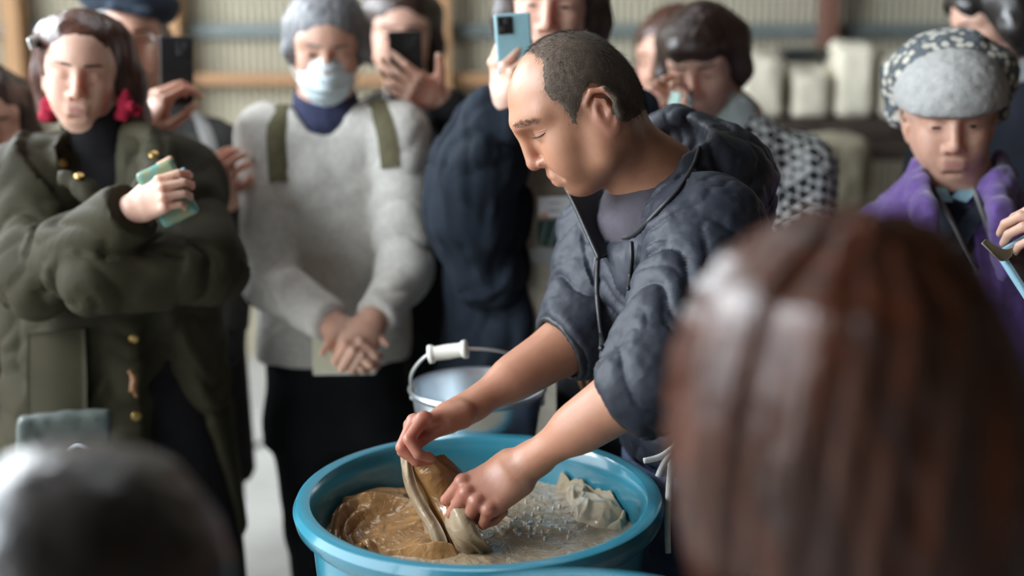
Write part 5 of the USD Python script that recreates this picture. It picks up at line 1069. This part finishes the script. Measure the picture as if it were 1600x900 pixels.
CF = Field().frame(facing(185), WN).stack([(-.55, .0, 0, .13, .18), (-.3, 0, 0, .12, .19), (-.10, 0, 0, .10, .17), (-.02, 0, 0, .07, .09)], .03).frame(I3, O3)
for x in (-.2, .2): CF.rc(WN - V(0, 0, .07), WN + V(x, 0, -.12), .055, .06, .04).rc(WN + V(x, 0, -.12), WN + V(x * 1.1, .03, -.38), .06, .05, .03).rc(WN + V(x * 1.1, .03, -.38), WN + V(x * .7, .16, -.5), .05, .04, .03)
CF.plane(WN - V(0, 0, .55), (0, 0, -1), .5); obj('cardigan', CF.mesh(.012), 'maroon_cloth', w_); PF = Field(); leg_pair(PF, V(WN[0], WN[1], WN[2] - .50), 185, .08, (.1, .07, .05)); obj('trousers', PF.mesh(.014), 'black_cloth', w_); shoes(w_, V(WN[0], WN[1], 0), 185, half=.08)
d = .86; z_ = thing('person', 'person with glossy black hair, only the crown showing below the olive coat', 'person', (W(140, 800, d)[0], W(140, 800, d)[1], 0))
ZH, ZR = W(140, 968, d), facing(165, 14, 0); ZN = ZH + V(.0, -.05, -.21)
hm, _ = body(z_, (ZH, ZR, .98), ZN, (), 'skin_pale', h=.006); face_patches(z_, hm, ZR, ZH, .98)
def zhair(F, ph):
    if ph == 'u': F.line([(-.02, .07, .04), (-.02, .085, -.10)], [.045, .04], .03); F.line([(-.02, -.07, .04), (-.02, -.085, -.10)], [.045, .04], .03); F.line([(-.06, 0, .04), (-.07, 0, -.12)], [.06, .06], .03)
obj('hair', hair_shell(ZR, ZH, .98, ((-.014, 0, .040), (.112, .100, .094)), extra=zhair, seed=85, low=None), 'hair_black', z_)
CF = Field().frame(facing(170), ZN).stack([(-.42, -.0, 0, .13, .18), (-.3, 0, 0, .12, .185), (-.10, 0, 0, .10, .17), (-.02, 0, 0, .07, .09)], .03).frame(I3, O3)
for x in (-.2, .2): CF.rc(ZN - V(0, 0, .07), ZN + V(x, 0, -.12), .055, .06, .04).rc(ZN + V(x, 0, -.12), ZN + V(x * 1.1, .05, -.38), .06, .05, .03).rc(ZN + V(x * 1.1, .05, -.38), ZN + V(x * .7, .2, -.45), .05, .04, .03)
obj('coat', CF.mesh(.012), 'charcoal_cloth', z_); PF = Field()
hz_ = V(ZN[0], ZN[1], .44)
for x in (-.09, .09): PF.rc(hz_ + V(x, 0, 0), hz_ + V(x * 1.1, .36, .0), .09, .065, .03).rc(hz_ + V(x * 1.1, .36, 0), V(hz_[0] + x, hz_[1] + .32, .08), .06, .045, .02)
obj('trousers', PF.mesh(.014), 'black_cloth', z_); shoes(z_, V(hz_[0], hz_[1] + .33, 0), 180, half=.09)
stt = thing('stool', 'low timber stool under the crouching black-haired watcher', 'stool', (hz_[0], hz_[1] - .02, 0)); obj('seat', rbox(hz_ + V(0, -.02, -.125), (.17, .15, .02), .008), 'wood_dark', stt)
for sx in (-1, 1):
    for sy in (-1, 1): obj('leg', rbox((hz_[0] + .13 * sx, hz_[1] - .02 + .11 * sy, .1475), (.02, .02, .1475), .004), 'wood_dark', stt)
